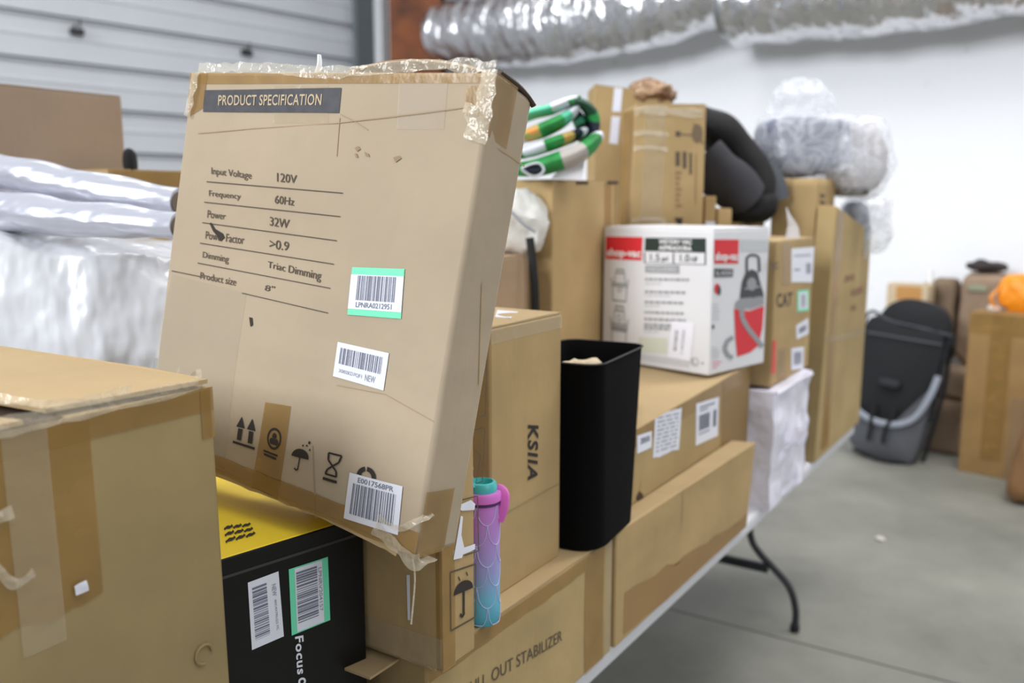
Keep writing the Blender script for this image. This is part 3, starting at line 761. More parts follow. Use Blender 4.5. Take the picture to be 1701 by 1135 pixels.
for j in range(3):
    for k in range(3):
        x = .02 + k * .32; y = .12 + j * .3
        P.append([(x, y + .1), (x + .14, y - .02), (x + .26, y), (x + .3, y - .08), (x + .34, y + .04), (x + .2, y + .14), (x + .08, y + .12), (x + .03, y + .2)])
c.polys('printed_mark', 'top', q, P, INK, .0012)
c.patch('edge_wear', 'front', c.rect(.0, .432, .25, .436), mat('worn_edge', (52, 52, 54), .5), eps=.0006)

# ---- the big near carton at the left
c = Carton('cardboard_box', 'big dark taped cardboard box nearest the viewer at the bottom left', 'box', w(-1.29, .078, TZ), (.556, .50, .70), m=K_DARK, seed=12, amp=.005, flaps=False, topmat=K_TOP, corners={(1, 0, 0): (.012, 0, 0), (1, 1, 0): (.012, 0, 0), (1, 0, 1): (.003, 0, .002)})
# two lifted top flaps with a dark slot between them
def flap(pts, m=K_TOP, th=.005, nm='top_flap'):
    bm = bmesh.new(); a = [bm.verts.new(p) for p in pts]; b = [bm.verts.new(Vector(p) - Vector((0, 0, th))) for p in pts]
    bm.faces.new(a); bm.faces.new(b[::-1]); n = len(pts)
    for i in range(n): bm.faces.new((b[i], b[(i + 1) % n], a[(i + 1) % n], a[i]))
    return link(nm, bm, m, c.root, smooth=False)
W_, D_, H_ = c.w, c.d, c.h
flap([(W_ - .19, .012, H_ + .012), (W_ - .004, -.002, H_ + .012), (W_ - .002, .12, H_ + .014), (W_ + .0, D_, H_ + .010), (W_ - .20, D_ - .01, H_ + .018), (W_ - .235, .20, H_ + .024)])
flap([(0, .0, H_ + .008), (W_ - .22, .0, H_ + .008), (W_ - .26, .2, H_ + .008), (W_ - .26, D_, H_ + .008), (0, D_, H_ + .008)])
c.patch('dark_slot', 'top', c.rect(W_ - .27, .0, W_ - .18, D_), DARKGAP, eps=.001)
c.patch('tape', 'front', c.rect(W_ - .30, H_ - .20, W_ - .155, H_), TAPE, n=12, ragged=.05, label='wide brown tape down the face')
c.patch('tape', 'front', c.rect(0, H_ - .028, W_, H_), TAPE, eps=.0012, n=16)
c.patch('tape', 'front', c.rect(W_ - .245, H_ - .23, W_ - .20, H_ + .0), TAPEC, eps=.0018, n=12)
c.patch('tape', 'front', c.rect(W_ - .018, H_ - .06, W_, H_), TAPE, eps=.0018)
bm = bmesh.new()
for k in range(3):
    for i in range(24):
        pass
bm.free()
def strip_lump(root, pts, r, seed, m=None, nm='wrinkled_tape'):
    """crumpled ribbon lying on a front face or edge"""
    P = catmull(pts, 10); bm = bmesh.new(); n = len(P); G = []; k = 6
    for i, p in enumerate(P):
        t = (P[min(i + 1, n - 1)] - P[max(i - 1, 0)]).normalized(); sd = t.cross(Vector((0, -1, 0)))
        sd = sd.normalized() if sd.length > .1 else Vector((1, 0, 0))
        wd = r * (1.6 + .9 * noise.noise(p * 60 + Vector((seed, 0, 0)))); row = []
        for j in range(k + 1):
            q = p + sd * wd * (j / k * 2 - 1)
            q += Vector((0, -1, .3)) * (.0012 + .0028 * abs(noise.noise(q * 75 + Vector((seed * 5, 0, 0)))))
            row.append(bm.verts.new(q))
        G.append(row)
    for a, b in zip(G, G[1:]):
        for j in range(k): bm.faces.new((a[j], a[j + 1], b[j + 1], b[j]))
    return link(nm, bm, m or WRINK, root, ang=60)
    bm = bmesh.new(); add_tube(bm, pts, r * .5, 8, 6, ry=r, wob=r * .8); return link(nm, bm, m, root)
strip_lump(c.root, [(W_ - .29, -.004, H_ - .10), (W_ - .265, -.005, H_ - .083), (W_ - .24, -.004, H_ - .078)], .004, 1)
strip_lump(c.root, [(W_ - .295, -.004, H_ - .115), (W_ - .275, -.005, H_ - .112)], .005, 2)
strip_lump(c.root, [(W_ - .262, -.003, H_ - .125), (W_ - .245, -.004, H_ - .15), (W_ - .225, -.004, H_ - .145)], .003, 3)
strip_lump(c.root, [(W_ - .185, -.004, H_ - .180), (W_ - .172, -.006, H_ - .178)], .003, 4, LABEL, 'tape_scrap')
strip_lump(c.root, [(W_ - .35, -.002, H_ + .004), (W_ - .2, -.003, H_ + .006), (W_ - .02, -.002, H_ + .008), (W_ + .004, .06, H_ + .008)], .006, 5)
strip_lump(c.root, [(W_ - .235, .19, H_ + .03), (W_ - .19, .012, H_ + .016), (W_ - .10, .004, H_ + .016)], .003, 6)
bm = bmesh.new(); add_tube(bm, [(W_ - .03 + .012 * math.cos(a), -.002, .38 + .012 * math.sin(a)) for a in [k * PI / 6 for k in range(10)]], .0022, 6); link('dent_ring', bm, K_DARK, c.root)

# ---- the big leaning specification carton
rx, ry_, rz = -.1379, .0955, -.6031
M3 = (Matrix.Rotation(rz, 4, 'Z') @ Matrix.Rotation(ry_, 4, 'Y') @ Matrix.Rotation(rx, 4, 'X'))
SW, SD, SH = .5452, .0894, .5957
O = Vector((-.1183, 1.0702, 1.215)) + M3 @ Vector((-SW, 0, 0))
SM = Matrix.Translation(O) @ M3
def fit(i, j, k, x, y):
    """corner shifted in the plane of its face by the dent seen there"""
    p = Vector((i * SW, j * SD, k * SH)); d = Vector((0, 0, 0)); tg = Vector((x, y)); h = 1e-4
    for _ in range(8):
        r = proj(SM @ (p + d)) - tg
        a = (proj(SM @ (p + d + Vector((h, 0, 0)))) - tg - r) / h; b = (proj(SM @ (p + d + Vector((0, 0, h)))) - tg - r) / h
        det = a.x * b.y - a.y * b.x
        d += Vector(((-r.x * b.y + r.y * b.x) / det, 0, (-a.x * r.y + a.y * r.x) / det))
    return tuple(d)
c = Carton('specification_box', 'big pale cardboard box printed PRODUCT SPECIFICATION leaning on top of the pile', 'box', (0, 0, 0), (SW, SD, SH), mtx=SM, m=K_SPEC, seed=13, amp=.005, flaps=False, bev=.007,
           corners={(1, 0, 0): fit(1, 0, 0, 690, 928), (0, 0, 0): fit(0, 0, 0, 243, 736), (1, 0, 1): fit(1, 0, 1, 824, 118), (0, 0, 1): fit(0, 0, 1, 317, 118), (1, 1, 1): fit(1, 1, 1, 886, 166), (1, 1, 0): fit(1, 1, 0, 758, 908)})
SPEC = c
q = c.quad('front', [(340, 150), (568, 146), (564, 188), (338, 186)])
l = c.patch('printed_band', 'front', q, BANNER, n=14, label='dark printed band with pale lettering')
c.text('printed_text', 'front', [('PRODUCT SPECIFICATION', q, (.12, .24, .88, .70), False)], BAN_T, .0016, l, .012, 1.05)
rows_ = [('Input Voltage', [(352, 278), (419, 286), (418, 301), (352, 293)]), ('120V', [(461, 287), (494, 291), (493, 305), (461, 302)]),
 ('Frequency', [(348, 316), (401, 322), (400, 334), (348, 329)]), ('60Hz', [(458, 324), (490, 329), (489, 342), (457, 338)]),
 ('Power', [(346, 349), (376, 354), (375, 365), (345, 362)]), ('32W', [(449, 360), (482, 365), (480, 380), (449, 375)]),
 ('Power Factor', [(343, 384), (407, 392), (406, 406), (342, 397)]), ('>0.9', [(449, 397), (481, 402), (480, 417), (448, 413)]),
 ('Dimming', [(338, 418), (381, 425), (380, 440), (337, 431)]), ('Triac Dimming', [(446, 434), (535, 451), (533, 470), (445, 448)]),
 ('Product size', [(334, 452), (394, 463), (392, 475), (333, 463)]), ('8"', [(442, 473), (458, 476), (456, 485), (440, 483)])]
T = thing_t = c.text('printed_text', 'front', [(s_, c.quad('front', p), (0, 0, 1, 1), False) for s_, p in rows_], INKS, .0012, None, .004)
P = []; ql = lambda a, b: c.px('front', a, b)
for (x0, y0), (x1, y1) in [((344, 302), (570, 321)), ((340, 336), (566, 360)), ((337, 370), (560, 400)), ((333, 404), (555, 439)), ((329, 437), (549, 479)), ((403, 487), (545, 520)), ((286, 450), (340, 461))]:
    N_ = 10
    for k in range(N_):
        a, b = k / N_, (k + 1) / N_
        P.append([(x0 + (x1 - x0) * a, y0 + (y1 - y0) * a - .8), (x0 + (x1 - x0) * b, y0 + (y1 - y0) * b - .8), (x0 + (x1 - x0) * b, y0 + (y1 - y0) * b + .9), (x0 + (x1 - x0) * a, y0 + (y1 - y0) * a + .9)])
    c.polys('table_rule', 'front', ql, P, INKS, .0012); P = []
for P_ in [[(349, 371), (352, 370), (358, 380), (371, 388), (374, 395), (367, 401), (362, 393), (355, 384)], [(415, 527), (420, 528), (421, 540), (417, 543)]]: c.polys('scuff_mark', 'front', ql, [P_], mat('scuff', (48, 38, 30), .8), .0014)
c.polys('scuff_mark', 'front', ql, [[(590, 246), (596, 243), (600, 248), (594, 252)], [(606, 252), (613, 256), (615, 261), (608, 259)], [(654, 262), (664, 259), (668, 263), (658, 270)], [(590, 256), (593, 255), (596, 262), (592, 262)]], mat('scuff_pale', (150, 128, 102), .85), .0012)
# lighter rubbed patch of peeled tape at the lower left
c.patch('tape', 'front', c.quad('front', [(286, 455), (410, 487), (372, 780), (232, 700)]), mat('frosted_tape', (196, 186, 164), .35, alpha=.28, bump=.3, bscale=20), eps=.0007, n=12, label='milky clear tape')
c.patch('tape', 'front', c.quad('front', [(441, 668), (484, 675), (462, 830), (418, 808)]), TAPE, eps=.0008)
c.patch('tape', 'front', c.quad('front', [(250, 715), (697, 885), (690, 926), (243, 736)]), TAPE, eps=.0010, n=20, ragged=.15, label='brown tape along the bottom edge')
c.patch('tape', 'front', c.quad('front', [(317, 121), (824, 121), (822, 138), (318, 140)]), TAPE, eps=.0010, n=20, label='brown tape along the top edge')
c.patch('tape', 'front', c.quad('front', [(317, 122), (346, 122), (338, 180), (311, 196)]), TAPE, eps=.0012)
c.patch('tape', 'front', c.quad('front', [(776, 142), (822, 142), (818, 200), (772, 192)]), TAPE, eps=.0012)
c.patch('tape', 'right', c.rect(.0, SH - .075, .05, SH), TAPE, eps=.0010)
c.patch('tape', 'front', c.quad('front', [(455, 142), (546, 142), (546, 205), (455, 205)]), TAPEC, eps=.0006)
c.patch('tape', 'front', c.quad('front', [(664, 130), (745, 130), (738, 215), (660, 215)]), mat('satin_tape', (196, 182, 160), .35, alpha=.35), eps=.0008)
c.patch('tape', 'right', c.rect(.0, .0, .06, .085), TAPE, eps=.0010)
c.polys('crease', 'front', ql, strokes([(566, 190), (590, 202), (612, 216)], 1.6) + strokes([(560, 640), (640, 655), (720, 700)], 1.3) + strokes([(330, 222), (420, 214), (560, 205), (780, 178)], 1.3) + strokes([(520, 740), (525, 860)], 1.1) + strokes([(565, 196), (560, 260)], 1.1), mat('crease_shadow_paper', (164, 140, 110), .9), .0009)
for P_ in (strokes([(824, 245), (845, 258), (870, 276)], 2.2), strokes([(800, 470), (795, 640)], 1.5)): c.polys('crease', 'right', lambda a, b: c.px('right', a, b), P_, K_TOP, .0009)
# handling symbols
q = c.quad('front', [(396, 691), (427, 697), (422, 748), (389, 737)])
P = [[(.0, .38), (.22, .0), (.44, .38)], [(.56, .38), (.78, .0), (1, .38)], R4(.12, .42, .34, .82), R4(.68, .42, .9, .82), R4(-.05, .9, 1.05, .98)]
c.polys('handling_mark', 'front', q, P, INK)['label'] = 'this side up arrows'
q = c.quad('front', [(443, 706), (472, 713), (463, 768), (438, 757)])
c.polys('handling_mark', 'front', q, ringp(.55, .36, .42, .34, .22, 20) + [disc(.55, .28, .13, .1, 12), disc(.42, .45, .12, .1, 12), disc(.7, .45, .12, .1, 12)] + strokes([(.55, .25), (.55, .55)], .08) + [R4(0, .8, .9, .86), R4(.05, .9, .85, .97)], INK)['label'] = 'round approval seal'
q = c.quad('front', [(487, 741), (517, 748), (509, 786), (481, 778)])
c.polys('handling_mark', 'front', q, [disc(.5, .42, .48, .38, 16, PI, 2 * PI), R4(.47, .4, .53, .9)] + strokes([(.53, .9), (.42, 1), (.3, .92)], .07) + [disc(.85, -.3, .06, .07, 8), disc(.55, -.12, .04, .05, 8), disc(.95, .0, .04, .05, 8), disc(.75, -.15, .04, .05, 8)], INK)['label'] = 'umbrella keep dry mark'
q = c.quad('front', [(546, 751), (570, 757), (559, 807), (536, 800)])
c.polys('handling_mark', 'front', q, strokes([(.05, .02), (.95, .02), (.85, .25), (.2, .55), (.1, .72), (.9, .72), (.8, .55), (.12, .25), (.05, .02)], .13, .06) + [R4(0, .84, 1, .93)], INK)['label'] = 'hourglass shaped mark'
q = c.quad('front', [(594, 768), (630, 776), (624, 812), (590, 804)])
c.polys('handling_mark', 'front', q, ringp(.5, .6, .46, .5, .42, 20, PI + .15, PI + 1.3) + ringp(.5, .6, .46, .5, .42, 20, PI + 1.55, 2 * PI - .1), INK)['label'] = 'round recycling mark'
# labels
q = c.quad('front', [(586, 444), (673, 447), (667, 530), (578, 523)])
l = c.patch('shipping_label', 'front', q, LABELG, label='barcode label with mint green border', eps=.0012); c.patch('label_face', 'front', q, LABEL, (.0, .15, 1, .87), .0015, l)
c.barcode('front', q, (.14, .17, .86, .68), l, seed=21, eps=.0019); c.text('printed_text', 'front', [('LPNRA0212951', q, (.15, .72, .82, .83), False)], BAR, .0019, l, .01)
q = c.quad('front', [(562, 568), (647, 587), (638, 649), (554, 625)])
l = c.patch('shipping_label', 'front', q, LABEL, label='white barcode label, the middle one', eps=.0012); c.barcode('front', q, (.08, .14, .9, .6), l, seed=22, eps=.0016)
c.text('printed_text', 'front', [('X002KD7QF1', q, (.1, .74, .56, .86), False), ('NEW', q, (.62, .70, .82, .88), False)], BARL, .0016, l, .01)
q = c.quad('front', [(582, 785), (670, 808), (662, 889), (572, 861)])
l = c.patch('shipping_label', 'front', q, LABEL, label='white barcode label at the bottom', eps=.0014); c.barcode('front', q, (.1, .2, .9, .86), l, seed=23, eps=.0018)
c.text('printed_text', 'front', [('E0017568PR', q, (.18, .05, .85, .16), False)], BAR, .0018, l, .012)
# crumpled clear tape on corners, loose bow of tape above the top, white tag
Rt = c.root
def tl(i, j, k, dx=0, dy=0, dz=0): return c.c[(i, j, k)] + Vector((dx, dy, dz))
for k_, (A_, B_, r_) in enumerate([(tl(1, 0, 1, -.006, -.003, .0), tl(1, 0, 1, -.012, -.004, -.085), .008), (tl(0, 0, 1, .018, -.003, -.004), tl(0, 0, 1, .010, -.003, -.07), .005)]):
    strip_lump(Rt, [A_, (A_ + B_) / 2 + Vector((.004, -.002, 0)), B_], r_, k_)
strip_lump(Rt, [tl(0, 0, 1, .02, .0, .004), tl(0, 0, 1, .16, .0, .007), tl(0, 0, 1, .30, .0, .003), tl(1, 0, 1, -.10, 0, .005), tl(1, 0, 1, 0, 0, .003)], .0045, 7)
strip_lump(Rt, [tl(1, 0, 1, -.03, -.003, -.06), tl(1, 0, 1, -.02, -.004, -.05), tl(1, 0, 1, -.035, -.004, -.045)], .0035, 8)
strip_lump(Rt, [tl(1, 0, 0, -.07, -.003, .02), tl(1, 0, 0, -.02, -.004, .004), tl(1, 0, 0, .002, -.003, -.004), tl(1, 0, 0, .005, .03, -.003)], .006, 9)
strip_lump(Rt, [tl(1, 0, 0, -.065, -.003, .035), tl(1, 0, 0, -.03, -.004, .03), tl(1, 0, 0, .0, -.003, .05), tl(1, 0, 0, .004, .02, .055)], .0025, 10)
bm = bmesh.new(); N_ = 20; G = []
for i in range(N_ + 1):
    s_ = i / N_; x = SW * (.50 + .48 * s_); arch = .022 * math.sin(PI * s_) ** .6
    G.append([bm.verts.new((x, y, SH + .002 + arch + .002 * noise.noise(Vector((x * 30, y * 30, 0))) + k_)) for y in (.03, .075) for k_ in (0, .003)])
for a, b in zip(G, G[1:]):
    for i0, i1 in ((0, 1), (1, 3), (3, 2), (2, 0)): bm.faces.new((a[i0], a[i1], b[i1], b[i0]))
o = link('top_flap', bm, K_GREY, Rt); o['label'] = 'bowed flap lifting along the top'
bm = bmesh.new(); G = []
for i in range(11):
    s_ = i / 10; x = SW - .002 - .022 * (1 - s_); G.append((x, SD * s_))
add_tube(bm, [tl(1, 0, 1, -.003, .01, .002), tl(1, 0, 1, -.004, .05, -.004), tl(1, 1, 1, -.003, -.012, .002), tl(1, 1, 1, .002, 0, -.008)], .005, 8, 5, ry=.003, wob=.004)
link('edge_tape', bm, mat('dirty_tape', (72, 58, 46), .5), Rt)
bm = bmesh.new(); pp = c.px('front', 508, 112); b0 = c.F('top', pp[0], .02, 0)
add_tube(bm, [b0 + Vector((0, 0, -.002)), b0 + Vector((.002, 0, .012)), b0 + Vector((-.001, 0, .026))], lambda s_: .0062 - .003 * s_, 12, 5, ry=lambda s_: .002)
o = link('tag', bm, mat('white_tag', (238, 240, 244), .4), Rt); o['label'] = 'small white tag standing up from the top edge'
bm = bmesh.new(); p_ = c.c[(1, 0, 0)]
add_tube(bm, [p_ + Vector((-.004, .0, -.002)), p_ + Vector((0, .006, -.03)), p_ + Vector((.006, .004, -.085))], .0012, 6, 4)
link('tape_tail', bm, WRINK, Rt)
# corrugated bottom edge
strip_lump(Rt, [tl(0, 0, 0, .02, .002, -.002), tl(0, 0, 0, SW * .35, .002, -.003), tl(0, 0, 0, SW * .7, .002, -.002), tl(1, 0, 0, -.03, .002, -.002)], .003, 11, K_TOP, 'bottom_edge')

# ================================================================== BIN, BOTTLE
BINF = mat('black_fabric', (7, 7, 8), .9, bump=.35, bscale=260, bdist=.001, spec=.12)
PR = Vector((.256, 1.844)); PF = Vector((.135, 1.525))
bd = (Vector((.256, 1.842)) - PF).normalized(); byaw = math.atan2(bd.y, bd.x)
# right rear corner region is seen at (.256,1.844); the front lies towards the viewer
t = thing('waste_bin', 'tall black rounded waste bin standing between the lettered carton and the vacuum box', 'bin', (.140, 1.777, .988), math.radians(63.5))
def rrect(wd, dp, r, n=8):
    o = []
    for cx_, cy_, a in ((wd / 2 - r, dp / 2 - r, 0), (-wd / 2 + r, dp / 2 - r, 90), (-wd / 2 + r, -dp / 2 + r, 180), (wd / 2 - r, -dp / 2 + r, 270)):
        for k in range(n + 1): an = math.radians(a + 90 * k / n); o.append((cx_ + r * math.cos(an), cy_ + r * math.sin(an)))
    return o
BH = .372; bm = bmesh.new(); rings = []
for wd, dp, r, z in [(.23, .155, .05, .0), (.242, .167, .055, .004), (.25, .170, .05, .1), (.272, .178, .038, BH - .01), (.273, .179, .035, BH), (.267, .173, .032, BH), (.258, .168, .035, BH - .02), (.235, .155, .045, .012)]:
    rings.append([bm.verts.new((x, y, z)) for x, y in rrect(wd, dp, r)])
n = len(rings[0])
for a, b in zip(rings, rings[1:]):
    for k in range(n): bm.faces.new((a[k], a[(k + 1) % n], b[(k + 1) % n], b[k]))
bm.faces.new(rings[0][::-1]); bm.faces.new(rings[-1])
link('bin_body', bm, BINF, t, ang=50)
bm = bmesh.new(); ring = [Vector((x, y, BH - .001)) for x, y in rrect(.275, .181, .036)]
add_tube(bm, ring + [ring[0]], .0016, 6, cap=False); link('rim_piping', bm, mat('rim_piping', (46, 46, 50), .5), t)
BINO = t
bp = at(957, 619, 1.72)
bm = bmesh.new(); add_lump(bm, (0, 0, 0), (.085, .05, .05), .8, .012, 26, 3, crease=.006, cf=30, nu=30, nv=20)
o = link('crumpled_paper', bm, mat('packing_paper', (208, 190, 160), .8, bump=.4, bscale=50), loc=bp); tag(o, 'crumpled tan packing paper inside the black bin', 'paper')

# bottle
bc = w(-.293, -.004, .988)
t = thing('insulated_bottle', 'purple to teal bottle sleeve with mermaid scale pattern on the low wide carton', 'bottle', bc)
BM = mat('scale_sleeve', (180, 130, 200), .5)
nt = BM.node_tree; b = nt.nodes['Principled BSDF']; sp = nt.nodes.new('ShaderNodeSeparateXYZ'); nt.links.new(nt.nodes['Texture Coordinate'].outputs['Object'], sp.inputs[0])
mr = nt.nodes.new('ShaderNodeMapRange'); mr.inputs[1].default_value = 0; mr.inputs[2].default_value = .215; nt.links.new(sp.outputs['Z'], mr.inputs[0])
r = nt.nodes.new('ShaderNodeValToRGB'); r.color_ramp.elements[0].color = rgb((60, 156, 176)); r.color_ramp.elements[1].color = rgb((196, 120, 205)); r.color_ramp.elements[1].position = .95
for p_, c_ in ((.22, (108, 180, 208)), (.42, (150, 156, 208)), (.7, (178, 134, 206))):
    e = r.color_ramp.elements.new(p_); e.color = rgb(c_)
nt.links.new(mr.outputs[0], r.inputs[0]); nt.links.new(r.outputs[0], b.inputs['Base Color'])
BR = .0275; BHt = .212
bm = bmesh.new(); add_lathe(bm, [(.02, .0), (.0245, .003), (BR, .014), (BR, .03), (BR, .1), (BR, .17), (BR, BHt - .012), (BR - .001, BHt)], 40); link('sleeve', bm, BM, t)
bm = bmesh.new()
H1 = .034; nsc = 5
for j in range(6):
    for k in range(nsc):
        a0 = 2 * PI * (k + (.5 if j % 2 else 0)) / nsc; hw = PI / nsc; P = []
        for s_ in range(13):
            u = -1 + s_ / 6; an = a0 + hw * u; z = .204 - j * H1 - H1 * 1.0 * math.sqrt(max(0, 1 - u * u)) + .001
            z = max(.006, z); P.append(Vector(((BR + .0003) * math.cos(an), (BR + .0003) * math.sin(an), z)))
        add_tube(bm, P, .0006, 5)
link('scale_pattern', bm, mat('pale_scale_line', (196, 196, 232), .4), t)
bm = bmesh.new(); add_lathe(bm, [(BR + .0005, 0), (BR + .003, .002), (BR + .003, .012), (BR + .001, .016)], 36, (0, 0, BHt - .008)); link('collar', bm, mat('violet_collar', (206, 112, 200), .5), t)
bm = bmesh.new(); add_lathe(bm, [(BR + .0006, 0), (BR + .0018, .001), (BR + .0018, .004), (BR, .005)], 36, (0, 0, BHt - .012)); link('zip_line', bm, mat('dark_violet', (78, 40, 96), .5), t)
TEAL = mat('teal_plastic', (72, 178, 178), .35)
bm = bmesh.new(); add_lathe(bm, [(.021, 0), (.0235, .003), (.0235, .013), (.021, .018), (.017, .019), (.016, .008), (.004, .007)], 32, (0, 0, BHt + .004)); link('lid', bm, TEAL, t)
bm = bmesh.new(); add_tube(bm, [(-.012, -.02, BHt + .018), (-.02, -.016, BHt + .030), (-.016, 0, BHt + .044), (-.018, .012, BHt + .028), (-.014, .018, BHt + .018)], .0025, 8, 5); link('carry_loop', bm, TEAL, t)
bm = bmesh.new(); add_tube(bm, [(.026, -.006, BHt - .04), (.033, -.006, BHt - .02), (.035, -.002, BHt + .0), (.028, .004, BHt + .008), (.02, .01, BHt + .006)], .0045, 8, 5, ry=.008); link('strap', bm, mat('pink_strap', (214, 104, 190), .6), t)

# ================================================================== BACK ROW ON THE TABLES
# pale brown carton behind the lettered carton, with a white bag on it
c = Carton('cardboard_box', 'light brown cardboard box below the white cloth bag, behind the lettered carton', 'box', w(.25, .485, TZ), (.383, .24, .77), m=K_GREY, seed=14, amp=.003)
b_ = at(850, 378, 2.46)
bm = bmesh.new(); add_lump(bm, (0, 0, .0), (.21, .13, .165), .75, .015, 12, 6, crease=.008, cf=14)
o = link('white_bag', bm, mat('off_white_poly', (222, 220, 214), .4, bump=.6, bscale=22, bdist=.01), loc=(b_.x, b_.y, 1.512 + .082)); tag(o, 'small off-white plastic bag beside the leaning printed box', 'bag')
bm = bmesh.new(); add_tube(bm, [(-.04, -.075, .06), (0, -.08, .03), (.03, -.085, .0), (.06, -.07, -.02)], .008, 8, 5, ry=.003); link('grey_trim', bm, mat('grey_trim', (120, 126, 140), .4), o)
s0 = at(880, 395, 2.375); s1 = at(889, 512, 2.375)
bm = bmesh.new(); add_tube(bm, [(0, 0, 0), ((s1.x - s0.x) * .5 + .003, 0, (s1.z - s0.z) * .5), (s1.x - s0.x, 0, s1.z - s0.z), (s1.x - s0.x + .01, 0.01, s1.z - s0.z - .4)], .003, 8, 5, ry=.011)
o = link('webbing_strap', bm, mat('black_webbing', (22, 22, 24), .7), loc=s0); tag(o, 'black webbing strap hanging below the small white bag', 'strap')
# carton C
c = Carton('cardboard_box', 'tall cardboard box with the green folded mat on top', 'box', w(.71, .457, TZ), (.365, .22, .968), m=K_WARM, seed=15, amp=.004, topmat=K_TOP)
c.polys('hand_slot', 'front', c.quad('front', [(945, 300), (1030, 300), (1030, 308), (945, 308)]), [R4(.12, .1, .35, .8), R4(.72, .1, .95, .8)], DARKGAP, .0012)
c.patch('tape', 'front', c.rect(.30, .3, .35, .968), mat('dull_tape2', (160, 120, 66), .4, alpha=.45))
# folded green play mat: flattened loops fanned around a fold at the right
MG = mat('mat_green', (38, 140, 66), .55, var=.3, vscale=22); MWt = mat('mat_white', (220, 222, 232), .5); MO = mat('mat_orange', (226, 140, 74), .55, col2=(120, 170, 80), vscale=40); MN = mat('mat_navy', (22, 28, 46), .6); MTe = mat('mat_teal', (92, 196, 158), .5); MDg = mat('mat_dark_green', (14, 66, 44), .6); MGr = mat('mat_grey_beige', (178, 172, 166), .6)
MM = [MG, MWt, MO, MN, MTe, MDg, MGr]
o0 = at(925, 240, 2.50)
t = thing('folded_mat', 'green and white patterned play mat folded in a loose stack beside the leaning box', 'mat', (o0.x, o0.y, 1.7125))
def L_(x, y, dd=0): return at(x, y, 2.50 + dd) - Vector((o0.x, o0.y, 1.7125))
def matroll(pts, r, ry, cols):
    P = catmull([L_(*p) for p in pts], 12); bm = bmesh.new(); n = len(P)
    R_ = add_tube(bm, P, ry * .8, 14, ry=(lambda s_: r * (.85 + .4 * math.sin(PI * s_))), up=(0, 0, 1))
    for f_ in bm.faces:
        cc = f_.calc_center_median(); i = min(range(n), key=lambda k: (P[k] - cc).length)
        f_.material_index = cols[min(len(cols) - 1, int(i / n * len(cols)))]
    link('fold', bm, None, t, mats=MM)
matroll([(858, 282, 0), (895, 278, -.03), (945, 262, -.04), (972, 248, -.03), (988, 232, 0)], .021, .05, [0, 0, 0, 0, 6, 6, 0, 0, 1])
matroll([(850, 258, 0), (880, 252, -.02), (915, 240, -.03), (950, 228, 0), (965, 222, .02)], .014, .05, [0, 0, 1, 1, 0, 2, 3, 1, 3])
matroll([(850, 232, 0), (880, 224, -.02), (905, 215, -.03), (935, 200, -.01), (952, 186, .01)], .016, .05, [0, 1, 2, 2, 0, 0, 4, 1, 1])
matroll([(850, 205, .02), (885, 190, .0), (915, 182, -.01), (940, 172, .0), (955, 168, .01)], .012, .05, [4, 4, 4, 4, 1, 1, 1, 0])
matroll([(938, 170, .0), (965, 172, .0), (982, 188, .01), (984, 210, .02), (978, 228, .03), (965, 238, .03)], .012, .05, [0, 5, 5, 0, 3, 3, 3, 5])
matroll([(955, 188, .04), (962, 200, .04), (968, 214, .04), (960, 224, .05)], .016, .04, [5, 4, 5, 5])
# the open loop at the near end of the lowest fold
bm = bmesh.new(); cc = [(866, 281), (880, 274), (895, 272), (903, 281), (898, 290), (884, 293), (866, 281)]
add_tube(bm, [L_(x, y, -.075) for x, y in cc], .0035, 8, 5, ry=.02, up=(0, 1, 0)); link('fold', bm, MWt, t)
bm = bmesh.new(); add_tube(bm, [L_(870, 283, -.07), L_(884, 282, -.07), L_(896, 281, -.07)], .008, 10, 4, ry=.02, up=(0, 1, 0)); link('fold', bm, MN, t)
# white sheet below it
bm = bmesh.new(); P = [L_(915, 296, -.045), L_(966, 300, -.045), L_(972, 262, -.03), L_(945, 268, -.03)]
a = [bm.verts.new(p) for p in P]; b2 = [bm.verts.new(p + Vector((.001, .002, 0))) for p in P]; bm.faces.new(a); bm.faces.new(b2[::-1])
for i in range(4): bm.faces.new((a[i], a[(i + 1) % 4], b2[(i + 1) % 4], b2[i]))
o = link('paper_sheet', bm, mat('white_sheet', (216, 214, 218), .6), loc=(o0.x, o0.y, 1.7125), smooth=False); tag(o, 'white paper corner sticking out under the green mat', 'paper')

# tall taped cartons behind
pA = at(1042, 300, 3.22)
c = Carton('tall_cardboard_box', 'tall cardboard box with ragged taped top and white side strip, behind the others', 'box', (at(987, 200, 3.16).x, 3.16, TZ), (.262, .2, 1.30), yaw=math.radians(2), m=K_WARM, seed=16, amp=.006, corners={(1, 0, 1): (0, 0, -.03), (1, 1, 1): (.0, 0, -.05)})
q = c.quad('front', [(1021, 140), (1035, 140), (1026, 240), (1012, 238)])
c.patch('shipping_label', 'front', q, LABEL, (0, 0, 1, .46)); c.patch('shipping_label', 'front', q, LABEL, (0, .54, 1, 1))
c.polys('ink_marks', 'front', c.quad('front', [(1036, 240), (1050, 240), (1042, 300), (1034, 300)]), [R4(.1, 0, .25, .3), R4(.4, .2, .7, .5)], INKS, .0012)  # two small soft ink blocks on the front
bm = bmesh.new(); add_lump(bm, (.20, .06, 1.275), (.17, .16, .09), .8, .02, 16, 8, crease=.012, cf=22); o = link('ragged_tape', bm, mat('ragged_taped_paper', (178, 146, 112), .3, bump=1, bscale=26, bdist=.012, col2=(110, 78, 58), vscale=22), c.root)
